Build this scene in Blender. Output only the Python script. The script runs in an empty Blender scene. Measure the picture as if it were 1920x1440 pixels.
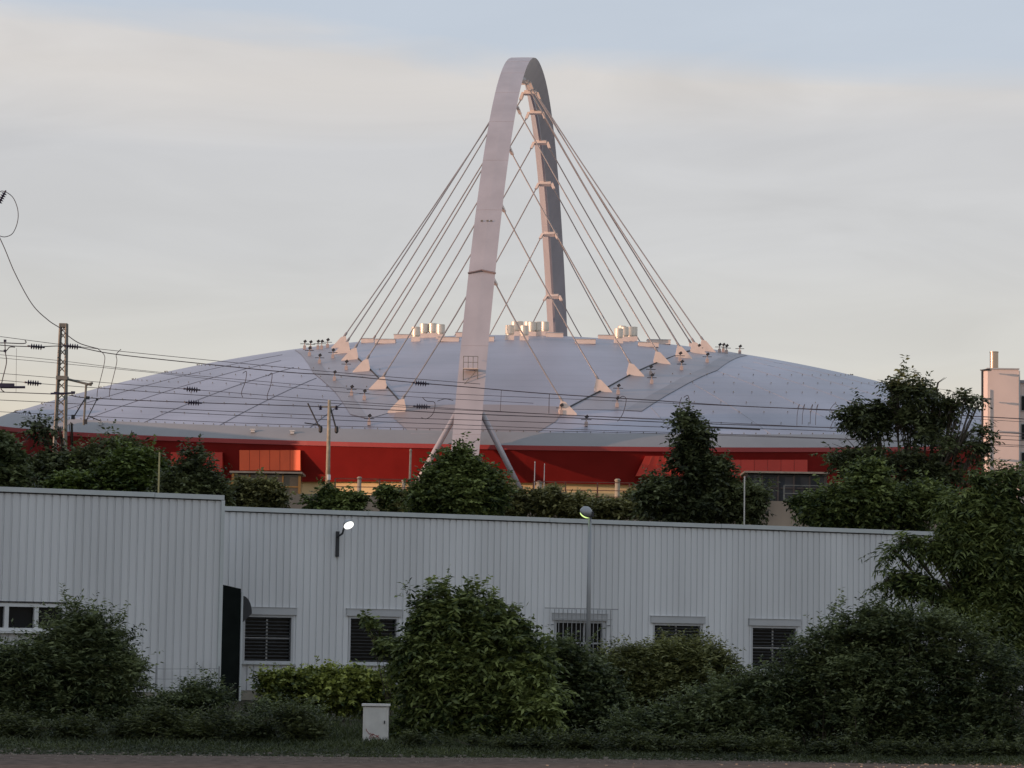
import bpy, math, random
import numpy as np
from mathutils import Vector, Matrix

SC = bpy.context.scene
COL = SC.collection

# ------------------------------------------------------------------ camera
F = 5200.0                                   # focal length in pixels of the 1920 px wide photograph
PITCH = math.atan(490 / F); ROLL = 0.015
EYE = Vector((0, 0, 1.7))
cam_d = bpy.data.cameras.new('camera'); cam = bpy.data.objects.new('camera', cam_d); COL.objects.link(cam)
cam_d.sensor_width = 36; cam_d.lens = 36 * F / 1920; cam_d.clip_start = .5; cam_d.clip_end = 8000
CM = Matrix.Rotation(math.pi/2 + PITCH, 3, 'X') @ Matrix.Rotation(ROLL, 3, 'Z')
cam.matrix_world = Matrix.Translation(EYE) @ CM.to_4x4()
SC.camera = cam

# ------------------------------------------------------------------ light
SUN_AZ = math.radians(70)                    # light travels 70 degrees to the right of the view axis
SUN_EL = math.radians(7)
LD = Vector((math.sin(SUN_AZ)*math.cos(SUN_EL), math.cos(SUN_AZ)*math.cos(SUN_EL), -math.sin(SUN_EL)))
sd = bpy.data.lights.new('sun', 'SUN'); sd.energy = 3.6; sd.angle = math.radians(.5); sd.color = (1, .60, .40)
sun = bpy.data.objects.new('sun', sd); COL.objects.link(sun)
sun.rotation_euler = LD.to_track_quat('-Z', 'Y').to_euler()

W = bpy.data.worlds.new('World'); SC.world = W; W.use_nodes = True
nt = W.node_tree; N = nt.nodes; L = nt.links; N.clear()
out = N.new('ShaderNodeOutputWorld')
sky = N.new('ShaderNodeTexSky'); sky.sky_type = 'NISHITA'; sky.sun_disc = False
sky.sun_elevation = SUN_EL; sky.sun_rotation = math.atan2(-LD.x, -LD.y); sky.air_density = 1; sky.dust_density = 1; sky.ozone_density = 2
bg1 = N.new('ShaderNodeBackground'); bg1.inputs[1].default_value = .13; L.new(sky.outputs[0], bg1.inputs[0])
tc = N.new('ShaderNodeTexCoord'); sep = N.new('ShaderNodeSeparateXYZ'); L.new(tc.outputs['Generated'], sep.inputs[0])
def wmath(op, a, b=None):
    m = N.new('ShaderNodeMath'); m.operation = op
    for i, x in enumerate((a, b)):
        if x is None: continue
        if isinstance(x, (int, float)): m.inputs[i].default_value = x
        else: L.new(x, m.inputs[i])
    return m.outputs[0]
def wnoise(scale, sx, sy, sz, detail=5, dist=0.):
    mp = N.new('ShaderNodeMapping'); mp.inputs['Scale'].default_value = (sx, sy, sz); mp.inputs['Rotation'].default_value = (0, math.radians(-4), 0)
    L.new(tc.outputs['Generated'], mp.inputs[0])
    t = N.new('ShaderNodeTexNoise'); t.inputs['Scale'].default_value = scale; t.inputs['Detail'].default_value = detail
    t.inputs['Distortion'].default_value = dist; L.new(mp.outputs[0], t.inputs[0]); return t.outputs[0]
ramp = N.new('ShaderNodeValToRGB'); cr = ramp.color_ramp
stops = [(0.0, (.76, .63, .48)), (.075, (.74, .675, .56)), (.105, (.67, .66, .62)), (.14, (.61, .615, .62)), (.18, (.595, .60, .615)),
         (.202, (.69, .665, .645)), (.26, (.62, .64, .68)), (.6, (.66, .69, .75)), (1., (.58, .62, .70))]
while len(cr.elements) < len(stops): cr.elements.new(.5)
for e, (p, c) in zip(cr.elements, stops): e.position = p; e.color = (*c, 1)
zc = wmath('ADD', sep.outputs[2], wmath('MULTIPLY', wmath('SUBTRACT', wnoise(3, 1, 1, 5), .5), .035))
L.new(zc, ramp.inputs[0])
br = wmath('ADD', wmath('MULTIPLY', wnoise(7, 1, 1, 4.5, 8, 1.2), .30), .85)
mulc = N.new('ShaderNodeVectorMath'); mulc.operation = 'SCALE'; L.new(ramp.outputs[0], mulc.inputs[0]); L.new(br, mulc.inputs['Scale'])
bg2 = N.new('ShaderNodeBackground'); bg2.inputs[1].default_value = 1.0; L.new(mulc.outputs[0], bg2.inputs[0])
# clear blue gaps between the thin clouds high in the picture
hi = N.new('ShaderNodeMapRange'); hi.inputs[1].default_value = .205; hi.inputs[2].default_value = .219
L.new(wmath('ADD', wmath('ADD', sep.outputs[2], wmath('MULTIPLY', wmath('SUBTRACT', wnoise(4.6, 1, 1, 6, 8, .9), .48), .05)), wmath('MULTIPLY', sep.outputs[0], .05)), hi.inputs[0])
bg3 = N.new('ShaderNodeBackground'); bg3.inputs[0].default_value = (.58, .665, .79, 1); bg3.inputs[1].default_value = 1.0
mixb = N.new('ShaderNodeMixShader'); mixb.inputs[0].default_value = .2
L.new(bg3.outputs[0], mixb.inputs[1]); L.new(bg1.outputs[0], mixb.inputs[2])
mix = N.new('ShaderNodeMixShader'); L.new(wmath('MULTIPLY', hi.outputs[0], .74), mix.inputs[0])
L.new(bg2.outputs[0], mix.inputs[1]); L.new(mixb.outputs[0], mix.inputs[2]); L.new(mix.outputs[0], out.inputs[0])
SC.view_settings.view_transform = 'Standard'; SC.view_settings.look = 'None'
SC.view_settings.exposure = 0; SC.view_settings.gamma = 1
SC.cycles.max_bounces = 6; SC.cycles.diffuse_bounces = 3; SC.cycles.transparent_max_bounces = 6

# ------------------------------------------------------------------ helpers
rnd = random.Random(7)
def ray(px, py): return CM @ Vector(((px-960)/F, (720-py)/F, -1))
def P(px, py, d):                            # the world point at forward distance d seen at a pixel of the photograph
    r = ray(px, py); return EYE + r * (d / r.y)
def pix(p):
    q = CM.transposed() @ (Vector(p) - EYE); return 960 + F*q.x/-q.z, 720 - F*q.y/-q.z
def XD(px, d, z=None):                       # plan position at distance d for a pixel column (taken at height z)
    p = P(px, 900, d)
    if z is not None:
        for _ in range(3): p = P(px, pix((p.x, d, z))[1], d)
    return p.x

MATS = {}
def mat(name, col, rough=.6, metal=0., var=.15, scale=1.5, col2=None, bump=0., bscale=12., stretch=(1,1,1), emit=0., spec=.5):
    if name in MATS: return MATS[name]
    m = bpy.data.materials.new(name); m.use_nodes = True; t = m.node_tree; n = t.nodes; l = t.links
    b = n['Principled BSDF']; b.inputs['Roughness'].default_value = rough; b.inputs['Metallic'].default_value = metal
    b.inputs['Specular IOR Level'].default_value = spec
    c = n.new('ShaderNodeTexCoord'); mp = n.new('ShaderNodeMapping'); mp.inputs['Scale'].default_value = stretch
    l.new(c.outputs['Object'], mp.inputs[0])
    nz = n.new('ShaderNodeTexNoise'); nz.inputs['Scale'].default_value = scale; nz.inputs['Detail'].default_value = 6; l.new(mp.outputs[0], nz.inputs[0])
    r = n.new('ShaderNodeValToRGB'); r.color_ramp.elements[0].position = .3; r.color_ramp.elements[1].position = .7
    a = tuple(x*(1-var) for x in col); d = col2 or tuple(min(1, x*(1+var)) for x in col)
    r.color_ramp.elements[0].color = (*a, 1); r.color_ramp.elements[1].color = (*d, 1)
    l.new(nz.outputs[0], r.inputs[0]); l.new(r.outputs[0], b.inputs['Base Color'])
    if bump:
        n2 = n.new('ShaderNodeTexNoise'); n2.inputs['Scale'].default_value = bscale; n2.inputs['Detail'].default_value = 5; l.new(mp.outputs[0], n2.inputs[0])
        bp = n.new('ShaderNodeBump'); bp.inputs['Strength'].default_value = bump; l.new(n2.outputs[0], bp.inputs['Height']); l.new(bp.outputs[0], b.inputs['Normal'])
    if emit:
        b.inputs['Emission Color'].default_value = (*col, 1); b.inputs['Emission Strength'].default_value = emit
    MATS[name] = m; return m
def add_rings(m, step, width, k):             # darker standing seams round the dome (pattern in the sheet itself)
    t = m.node_tree; n = t.nodes; l = t.links; b = n['Principled BSDF']
    src = b.inputs['Base Color'].links[0].from_socket
    c = n.new('ShaderNodeTexCoord'); v = n.new('ShaderNodeVectorMath'); v.operation = 'MULTIPLY'; v.inputs[1].default_value = (1, 1, 0); l.new(c.outputs['Object'], v.inputs[0])
    ln = n.new('ShaderNodeVectorMath'); ln.operation = 'LENGTH'; l.new(v.outputs[0], ln.inputs[0])
    d = n.new('ShaderNodeMath'); d.operation = 'DIVIDE'; l.new(ln.outputs['Value'], d.inputs[0]); d.inputs[1].default_value = step
    fr = n.new('ShaderNodeMath'); fr.operation = 'FRACT'; l.new(d.outputs[0], fr.inputs[0])
    lt = n.new('ShaderNodeMath'); lt.operation = 'LESS_THAN'; l.new(fr.outputs[0], lt.inputs[0]); lt.inputs[1].default_value = width/step
    mx = n.new('ShaderNodeMixRGB'); mx.blend_type = 'MULTIPLY'; l.new(lt.outputs[0], mx.inputs[0]); l.new(src, mx.inputs[1]); mx.inputs[2].default_value = (k, k, k, 1)
    l.new(mx.outputs[0], b.inputs['Base Color'])
def leafmat(name, dark, light, trans=.28):
    if name in MATS: return MATS[name]
    m = bpy.data.materials.new(name); m.use_nodes = True; t = m.node_tree; n = t.nodes; l = t.links
    b = n['Principled BSDF']; b.inputs['Roughness'].default_value = .55; b.inputs['Specular IOR Level'].default_value = .35
    a = n.new('ShaderNodeAttribute'); a.attribute_name = 'tone'
    r = n.new('ShaderNodeValToRGB'); r.color_ramp.elements[0].color = (*dark, 1); r.color_ramp.elements[1].color = (*light, 1)
    l.new(a.outputs['Fac'], r.inputs[0]); l.new(r.outputs[0], b.inputs['Base Color'])
    tr = n.new('ShaderNodeBsdfTranslucent'); l.new(r.outputs[0], tr.inputs[0])
    mx = n.new('ShaderNodeMixShader'); mx.inputs[0].default_value = trans; l.new(b.outputs[0], mx.inputs[1]); l.new(tr.outputs[0], mx.inputs[2])
    l.new(mx.outputs[0], n['Material Output'].inputs[0]); MATS[name] = m; return m

ORG = {}
def worigin(o): return ORG.get(o.name, Vector((0, 0, 0)))
class MB:
    def __init__(s): s.v = []; s.f = []; s.sm = False
    def add(s, vs, fs):
        k = len(s.v); s.v += [tuple(x) for x in vs]; s.f += [tuple(i+k for i in f) for f in fs]; return s
    def box(s, c, size, ax=None):            # ax = (X, Y, Z) unit axes
        X, Y, Z = ax or (Vector((1,0,0)), Vector((0,1,0)), Vector((0,0,1)))
        c = Vector(c); a, b, e = (x/2 for x in size)
        vs = [c + X*i*a + Y*j*b + Z*k*e for i in (-1,1) for j in (-1,1) for k in (-1,1)]
        return s.add(vs, [(0,1,3,2),(4,6,7,5),(0,4,5,1),(2,3,7,6),(0,2,6,4),(1,5,7,3)])
    def tube(s, pts, r, n=6, cap=True, r2=None):
        pts = [Vector(p) for p in pts]; rings = []; m = len(pts)
        for i, p in enumerate(pts):
            t = (pts[min(i+1, m-1)] - pts[max(i-1, 0)]).normalized()
            up = Vector((0,0,1)) if abs(t.z) < .95 else Vector((0,1,0))
            a = t.cross(up).normalized(); b = a.cross(t)
            rr = r if r2 is None else r + (r2-r)*i/(m-1)
            rings.append([p + (a*math.cos(2*math.pi*k/n) + b*math.sin(2*math.pi*k/n))*rr for k in range(n)])
        vs = [q for g in rings for q in g]; fs = []
        for i in range(m-1):
            for k in range(n): fs.append((i*n+k, i*n+(k+1)%n, (i+1)*n+(k+1)%n, (i+1)*n+k))
        if cap: fs += [tuple(range(n))[::-1], tuple(range((m-1)*n, m*n))]
        return s.add(vs, fs)
    def lathe(s, c, prof, n=12, axis=None):  # prof: (radius, height) list along the axis
        Z = (axis or Vector((0,0,1))).normalized(); up = Vector((1,0,0)) if abs(Z.x) < .9 else Vector((0,1,0))
        a = Z.cross(up).normalized(); b = Z.cross(a); c = Vector(c)
        vs = [c + Z*h + (a*math.cos(2*math.pi*k/n) + b*math.sin(2*math.pi*k/n))*r for r, h in prof for k in range(n)]
        fs = [(i*n+k, i*n+(k+1)%n, (i+1)*n+(k+1)%n, (i+1)*n+k) for i in range(len(prof)-1) for k in range(n)]
        fs += [tuple(range(n))[::-1], tuple(range((len(prof)-1)*n, len(prof)*n))]
        return s.add(vs, fs)
    def grid(s, rows):                       # a sheet through rows of points
        m = len(rows[0]); vs = [p for r in rows for p in r]
        return s.add(vs, [(i*m+j, i*m+j+1, (i+1)*m+j+1, (i+1)*m+j) for i in range(len(rows)-1) for j in range(m-1)])
    def prism(s, poly, dirv):                # closed polygon extruded along dirv
        n = len(poly); d = Vector(dirv); vs = [Vector(p) for p in poly] + [Vector(p)+d for p in poly]
        return s.add(vs, [tuple(range(n))[::-1], tuple(range(n, 2*n))] + [(i, (i+1)%n, n+(i+1)%n, n+i) for i in range(n)])
def prop(o, label=None, cat=None, group=None, kind=None):
    for k, v in (('label', label), ('category', cat), ('group', group), ('kind', kind)):
        if v: o[k] = v
    return o
def thing(name, loc, label, cat, group=None):
    o = bpy.data.objects.new(name, None); COL.objects.link(o); o.location = loc; o.empty_display_size = .3
    ORG[o.name] = Vector(loc); return prop(o, label, cat, group)
def obj(name, mb, m, parent=None, origin=None, smooth=False):
    org = worigin(parent) if parent else Vector(origin or (0,0,0))
    me = bpy.data.meshes.new(name); me.from_pydata([tuple(Vector(v)-org) for v in mb.v], [], mb.f); me.update()
    import bmesh
    b = bmesh.new(); b.from_mesh(me); bmesh.ops.recalc_face_normals(b, faces=b.faces); b.to_mesh(me); b.free()
    me.materials.append(m)
    if smooth or mb.sm: me.polygons.foreach_set('use_smooth', [True]*len(me.polygons))
    o = bpy.data.objects.new(name, me); COL.objects.link(o)
    if parent: o.parent = parent
    else: o.location = org
    ORG[o.name] = org; return o
def copy_part(o, parent, offset):            # a copy of a part (shared mesh) moved by offset
    c = o.copy(); COL.objects.link(c); c.parent = parent; c.location = Vector(o.location) + Vector(offset); ORG[c.name] = ORG[o.name]; return c
Z = Vector((0,0,1))

# ------------------------------------------------------------------ materials
M_clad = mat('pale_cladding', (.645,.655,.665), .5, 0, .09, .9, bump=.03, bscale=30, stretch=(1,1,.12))
M_trim = mat('trim_paint', (.50,.53,.53), .5, 0, .06)
M_dark = mat('dark_metal', (.025,.026,.03), .6, .0, .2)
M_glass = mat('dark_glass', (.010,.012,.014), .2, 0, .3, spec=.12)
M_slat = mat('blind_slat', (.06,.063,.066), .5, 0, .2, 6)
M_white = mat('white_frame', (.62,.63,.63), .5, 0, .05)
M_sill = mat('window_box_paint', (.44,.45,.46), .5, 0, .05)
M_roof = mat('dome_sheet', (.335,.33,.385), .42, .5, .20, .07, bump=.04, bscale=1.2, stretch=(1,1,1))
add_rings(M_roof, 2.35, .14, .90)
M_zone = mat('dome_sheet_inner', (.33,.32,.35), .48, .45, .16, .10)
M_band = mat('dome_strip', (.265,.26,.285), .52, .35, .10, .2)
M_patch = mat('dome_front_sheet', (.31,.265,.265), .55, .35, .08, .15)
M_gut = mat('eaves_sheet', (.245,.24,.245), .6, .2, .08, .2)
M_red = mat('red_facade', (.25,.017,.015), .6, 0, .14, .35, spec=.2)
M_lip = mat('red_lip', (.33,.04,.04), .5, 0, .08, .3)
M_bay = mat('red_bay', (.55,.04,.022), .5, 0, .10, .5)
M_orange = mat('orange_bay', (.84,.115,.03), .5, 0, .10, .6)
M_redj = mat('red_joint', (.30,.03,.018), .6)
M_arch = mat('arch_paint', (.375,.35,.37), .5, 0, .08, .5, stretch=(1,1,.12))
M_fin = mat('fin_paint', (.72,.60,.53), .5, 0, .06)
M_cable = mat('cable_steel', (.30,.28,.28), .45, .35, .1)
M_duct = mat('duct_metal', (.66,.61,.53), .42, .35, .06)
M_cream = mat('cream_wall', (.66,.49,.25), .7, 0, .14, .4)
M_conc = mat('concrete', (.40,.31,.22), .85, 0, .25, .6, bump=.15, stretch=(1,1,.6))
M_concp = mat('post_concrete', (.26,.235,.19), .85, 0, .2, 3)
M_pole = mat('weathered_pole', (.30,.26,.19), .8, 0, .25, 3)
M_steel = mat('grey_steel', (.19,.185,.165), .6, .3, .2, 3)
M_rust = mat('rust_rail', (.20,.07,.045), .7, 0, .25, 4)
M_ins = mat('insulator_glaze', (.022,.018,.045), .35, 0, .2)
M_wire = mat('wire_dark', (.055,.05,.06), .6, .2, .2)
M_pink = mat('pale_render', (.70,.58,.53), .8, 0, .06, .3, bump=.05)
M_bark = mat('bark', (.10,.082,.062), .9, 0, .3, 8, bump=.4)
M_asph = mat('gravel_road', (.122,.092,.076), 1., 0, .4, 5, bump=.6, bscale=40, spec=.05)
M_earth = mat('earth', (.045,.041,.028), 1., 0, .4, 1.2, bump=.4, spec=.05)
M_bank = mat('bank_earth', (.10,.085,.06), .95, 0, .35, .5, bump=.4)
M_cab = mat('cabinet_paint', (.62,.60,.57), .6, 0, .10, 4)
M_lit = mat('lit_lamp', (1,1,.93), .5, 0, 0, 1, emit=1.5)
M_lit2 = mat('lit_lamp_green', (.75,1,.35), .5, 0, 0, 1, emit=1.3)
M_grill = mat('galvanised', (.30,.31,.32), .5, .4, .1)
M_flue = mat('flue_steel', (.42,.33,.27), .25, .9, .06)

def sheet_tone(m, axis, width):
    t = m.node_tree; n = t.nodes; l = t.links; b = n['Principled BSDF']; src = b.inputs['Base Color'].links[0].from_socket
    c = n.new('ShaderNodeTexCoord'); dt = n.new('ShaderNodeVectorMath'); dt.operation = 'DOT_PRODUCT'; l.new(c.outputs['Object'], dt.inputs[0]); dt.inputs[1].default_value = axis
    def mth(op, x, y=None, z=None):
        q = n.new('ShaderNodeMath'); q.operation = op
        for i, v in enumerate((x, y, z)):
            if v is None: continue
            if isinstance(v, (int, float)): q.inputs[i].default_value = v
            else: l.new(v, q.inputs[i])
        return q.outputs[0]
    wn = n.new('ShaderNodeTexWhiteNoise'); wn.noise_dimensions = '1D'; l.new(mth('FLOOR', mth('DIVIDE', dt.outputs['Value'], width)), wn.inputs['W'])
    sp = n.new('ShaderNodeSeparateXYZ'); l.new(c.outputs['Object'], sp.inputs[0])
    nz = n.new('ShaderNodeTexNoise'); nz.inputs['Scale'].default_value = 3; nz.inputs['Detail'].default_value = 6; l.new(c.outputs['Object'], nz.inputs[0])
    dirt = n.new('ShaderNodeMapRange'); dirt.inputs[1].default_value = .25; dirt.inputs[2].default_value = 1.1; dirt.inputs[3].default_value = .80; dirt.inputs[4].default_value = 1.0
    l.new(mth('ADD', sp.outputs[2], mth('MULTIPLY_ADD', nz.outputs[0], -1.6, .8)), dirt.inputs[0])
    k = mth('MULTIPLY', mth('MULTIPLY_ADD', wn.outputs['Value'], .07, .955), dirt.outputs[0])
    v = n.new('ShaderNodeVectorMath'); v.operation = 'SCALE'; l.new(src, v.inputs[0]); l.new(k, v.inputs['Scale']); l.new(v.outputs[0], b.inputs['Base Color'])
sheet_tone(M_clad, (.911, .412, 0), 1.06)
# ------------------------------------------------------------------ ground
def plane(name, x0, x1, y0, y1, z, m, nx=2, ny=2, fn=None):
    b = MB(); b.grid([[(x0+(x1-x0)*i/(nx-1), y0+(y1-y0)*j/(ny-1), z + (fn(x0+(x1-x0)*i/(nx-1), y0+(y1-y0)*j/(ny-1)) if fn else 0)) for i in range(nx)] for j in range(ny)])
    return prop(obj(name, b, m), kind='structure')
plane('ground', -3500, 3500, -200, 5500, 0, M_earth)
def roady(x): return 42.4 + .2*min(x, 0) + .16*math.sin(x*.55) + .10*math.sin(x*1.7+1)
b = MB(); b.grid([[(x, -30, .004) for x in np.arange(-60, 61, .5)], [(x, roady(x)-.9, .012) for x in np.arange(-60, 61, .5)], [(x, roady(x), .004) for x in np.arange(-60, 61, .5)]])
prop(obj('road', b, M_asph), kind='structure')
# ------------------------------------------------------------------ warehouse
WD = Vector((.911, .412, 0)).normalized(); WN = Vector((WD.y, -WD.x, 0))     # along the wall, and out of it towards the road
WA = Vector((-8.36, 81, 0)); GA = Vector((-7.98, 77.2, 0))
def on_wall(px, py, A):                      # (distance along the wall, height) at a pixel
    r = ray(px, py); n = WN; k = (A - EYE).dot(n) / r.dot(n); p = EYE + r*k; return (p - A).dot(WD), p.z
def ribbed(mb, A, s0, s1, z0, z1, pitch):    # trapezoidal metal sheet
    brk = [(0, .0), (.66, .0), (.74, -.032), (.90, -.032), (.97, .0), (1.0, .0)]
    pts = []; k = math.floor(s0/pitch)
    def depth(s):
        t = (s/pitch) % 1.0
        for (a, da), (c, dc) in zip(brk, brk[1:]):
            if a <= t <= c: return da + (dc-da)*(t-a)/(c-a)
        return 0
    ss = [s0] + sorted(q for i in range(k, int(s1/pitch)+2) for q in [(i+a)*pitch for a, _ in brk[:-1]] if s0+1e-4 < q < s1-1e-4) + [s1]
    rows = [[A + WD*s + WN*depth(s) + Z*z for s in ss] for z in (z0, z1)]
    mb.grid(rows)
def wall_with_holes(mb, A, s0, s1, z0, z1, holes, pitch):
    cur = s0
    for (a, c, lo, hi) in sorted(holes):
        ribbed(mb, A, cur, a, z0, z1, pitch); ribbed(mb, A, a, c, z0, lo, pitch); ribbed(mb, A, a, c, hi, z1, pitch); cur = c
    ribbed(mb, A, cur, s1, z0, z1, pitch)
AX = (WD, -WN, Z)                            # box axes on the wall: along, inwards, up
def at(A, s, dn, z): return A + WD*s + WN*dn + Z*z
def build_hall(name, label, A, s0, s1, H, holes, pitch, depth):
    t = thing(name, A, label, 'building')
    m = MB(); wall_with_holes(m, A, s0, s1, .28, H-.1, holes, pitch)
    w = obj('wall_cladding', m, M_clad, t)
    m = MB()                                  # the three other walls, plain, 10 cm thick
    m.box(at(A, s0+.05, -depth/2-.1, H/2), (.1, depth, H-.05), AX); m.box(at(A, s1-.05, -depth/2-.1, H/2), (.1, depth, H-.05), AX)
    m.box(at(A, (s0+s1)/2, -depth-.06, H/2), (s1-s0, .1, H-.05), AX)
    obj('rear_wall', m, M_clad, t)
    m = MB(); m.box(at(A, (s0+s1)/2, -depth/2-.2, H-.4), (s1-s0-.3, depth-.3, .12), AX); obj('roof', m, M_band, t)
    m = MB(); m.box(at(A, (s0+s1)/2, -.06, .14), (s1-s0, .08, .28), AX); obj('plinth', m, M_concp, t)
    m = MB()
    k = 0
    for q in np.arange(s0, s1, 6.0):          # coping in lengths with hairline joints
        e = min(q+5.985, s1); m.box(at(A, (q+e)/2, -.06, H-.045 + .006*(k%2)), (e-q, .26, .13), AX); k += 1
    obj('coping', m, M_trim, t)
    m = MB(); m.box(at(A, s0+(s1-s0)/2, -.02, H-.125), (s1-s0, .05, .03), AX); obj('flashing', m, M_dark, t)
    return t
def louvre_window(t, A, s0, s1, z0, z1, slats=True, cross=True, box=True, mull=.5, tilt=.45):
    f = .07; w = MB(); sm = (s0+s1)/2; zm = (z0+z1)/2
    for c, sz in (((s0+f/2, zm), (f, z1-z0)), ((s1-f/2, zm), (f, z1-z0)), ((sm, z0+f/2), (s1-s0-2*f, f)), ((sm, z1-f/2), (s1-s0-2*f, f))):
        w.box(at(A, c[0], -.08, c[1]), (sz[0], .16, sz[1]), AX)
    win = obj('window', w, M_sill, t)
    g = MB(); g.box(at(A, sm, -.17, zm), (s1-s0-.02, .02, z1-z0-.02), AX); obj('pane', g, M_glass, win)
    if cross:
        q = MB(); q.box(at(A, s0+(s1-s0)*mull, -.135, zm), (.05, .04, z1-z0-2*f), AX); q.box(at(A, sm, -.14, zm+.02), (s1-s0-2*f, .04, .05), AX); obj('mullion', q, M_sill, win)
    if slats:
        q = MB(); z = z0+f+.04; i = 0
        X, Y, ZZ = AX; ca, sa = math.cos(tilt), math.sin(tilt)
        while z < z1-f-.03:
            q.box(at(A, sm, -.075, z + .004*math.sin(i*7.)), (s1-s0-2*f-.02, .072, .007), (X, Y*ca+ZZ*sa, ZZ*ca-Y*sa)); z += .10; i += 1
        obj('blind', q, M_slat, win)
    if box:
        q = MB(); q.box(at(A, sm, .012, z1+.11), (s1-s0+.16, .09, .21), AX); q.box(at(A, sm, .02, z1+.222), (s1-s0+.2, .11, .014), AX); obj('blind_box', q, M_sill, win)
        q = MB(); q.box(at(A, sm, .03, z0-.02), (s1-s0+.12, .16, .035), AX); obj('sill', q, M_trim, win)
    return win
# windows read off the photograph: left, right, top of the glass, bottom
wins = []
for (x0, x1, yt, yb) in [(456,551,1152,1243), (654,748,1155,1245), (1040,1134,1163,1250), (1224,1317,1168,1256), (1408,1496,1173,1258)]:
    a, hi = on_wall(x0, yt, WA); c, _ = on_wall(x1, yt, WA); _, lo = on_wall(x0, yb, WA); wins.append((a, c, lo, hi))
HM = 5.60; HW = 5.72
hall = build_hall('warehouse', 'long low warehouse of pale ribbed metal with five shuttered windows behind bushes', WA, -1.5, 34, HM, wins, .212, 16)
for i, (a, c, lo, hi) in enumerate(wins): louvre_window(hall, WA, a, c, lo, hi, slats=(i != 2), cross=(i != 1), mull=.5 if i != 2 else .62, tilt=(.45,.25,.4,.6,.35)[i])
wl = []
for (x0, x1, yt, yb) in [(-62,10,1133,1182), (14,66,1133,1181), (70,124,1132,1180)]:
    a, hi = on_wall(x0, yt, GA); c, _ = on_wall(x1, yt, GA); _, lo = on_wall(x0, yb, GA); wl.append((a, c, lo, hi))
hole = (wl[0][0], wl[2][1], min(w[2] for w in wl), max(w[3] for w in wl))
wing = build_hall('warehouse_wing', 'taller ribbed metal wing at the left end of the warehouse, white framed windows', GA, -26, 0, HW, [hole], .22, 18)
a, c, lo, hi = hole; k = MB(); f = .09
k.box(at(GA, (a+c)/2, -.04, hi-f/2), (c-a, .2, f), AX); k.box(at(GA, (a+c)/2, -.04, lo+f/2), (c-a, .2, f), AX)
for w in (a+f/2, wl[0][1]+.03, wl[1][1]+.03, c-f/2): k.box(at(GA, w, -.04, (lo+hi)/2), (f*1.3, .196, hi-lo-2*f), AX)
wn = obj('window', k, M_white, wing)
for w in wl: obj('pane', MB().box(at(GA, (w[0]+w[1])/2, -.11, (lo+hi)/2), (w[1]-w[0]-.03, .02, hi-lo-.04), AX), M_glass, wn)
obj('sill', MB().box(at(GA, (a+c)/2, .05, lo-.03), (c-a+.12, .24, .045), AX), M_white, wn)
obj('drip_rail', MB().box(at(GA, (a+c)/2, .03, hi+.04), (c-a+.1, .12, .03), AX), M_dark, wn)
obj('corner_trim', MB().box(at(GA, -.03, .015, HW/2), (.1, .1, HW-.25), AX), M_trim, wing)
# dark entrance screen with its canopy, on the warehouse beside the wing
DA = WA + WN*1.2
s0, zt = on_wall(417, 1096, DA); s1, zt2 = on_wall(452, 1104, DA)
t = thing('entrance_screen', at(DA, s0, 0, 0), 'tall dark entrance screen with white edge, standing in the corner beside the wing', 'screen')
m = MB(); m.prism([at(DA, s0, 0, 0), at(DA, s1, 0, 0), at(DA, s1, 0, zt2), at(DA, s0, 0, zt)], -WN*.06); obj('panel', m, mat('screen_panel', (.010,.013,.012), .95, 0, .3, 2, spec=.1), t)
m = MB(); m.box(at(DA, s1+.03, 0, zt2/2-.05), (.055, .1, zt2-.1), AX); m.box(at(DA, s0-.03, 0, zt/2), (.05, .1, zt), AX); obj('edge_trim', m, M_trim, t)
m = MB(); c0 = s1+.062; zc_ = on_wall(455, 1150, DA)[1]; zu = on_wall(455, 1117, DA)[1]; R0 = zu-zc_; wd = on_wall(473, 1150, DA)[0]-c0
m.prism([at(DA, c0, -.03, zc_-.28)] + [at(DA, c0+wd*math.sin(q*math.pi/16), -.03, zc_+R0*math.cos(q*math.pi/16)) for q in range(9)], -WN*.9)
obj('canopy', m, M_dark, t)
# security grille before the middle window
a, c, lo, hi = wins[2]
g0, gz = on_wall(1016, 1140, WA); g1, _ = on_wall(1153, 1146, WA)
t = thing('window_grille', at(WA, (a+c)/2, .22, lo), 'steel bar grille in front of the middle warehouse window', 'grille')
m = MB(); m.box(at(WA, (g0+g1)/2, .22, gz), (g1-g0, .025, .03), AX)
for z in (gz-.32, gz-1.05, gz-1.75): m.box(at(WA, (a+c)/2, .22, z), (c-a+.3, .02, .02), AX)
obj('top_rail', m, M_grill, t)
m = MB(); n_ = 14
for i in range(n_): m.box(at(WA, a-.1+(c-a+.2)*i/(n_-1), .20, gz-.95), (.018, .018, 1.85), AX)
obj('bars', m, M_grill, t)
for s in (a-.1, c+.1):
    for zz in (.5, 1.6): obj('fixing', MB().box(at(WA, s, .1, gz-zz), (.03, .22, .03), AX), M_grill, t)
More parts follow.
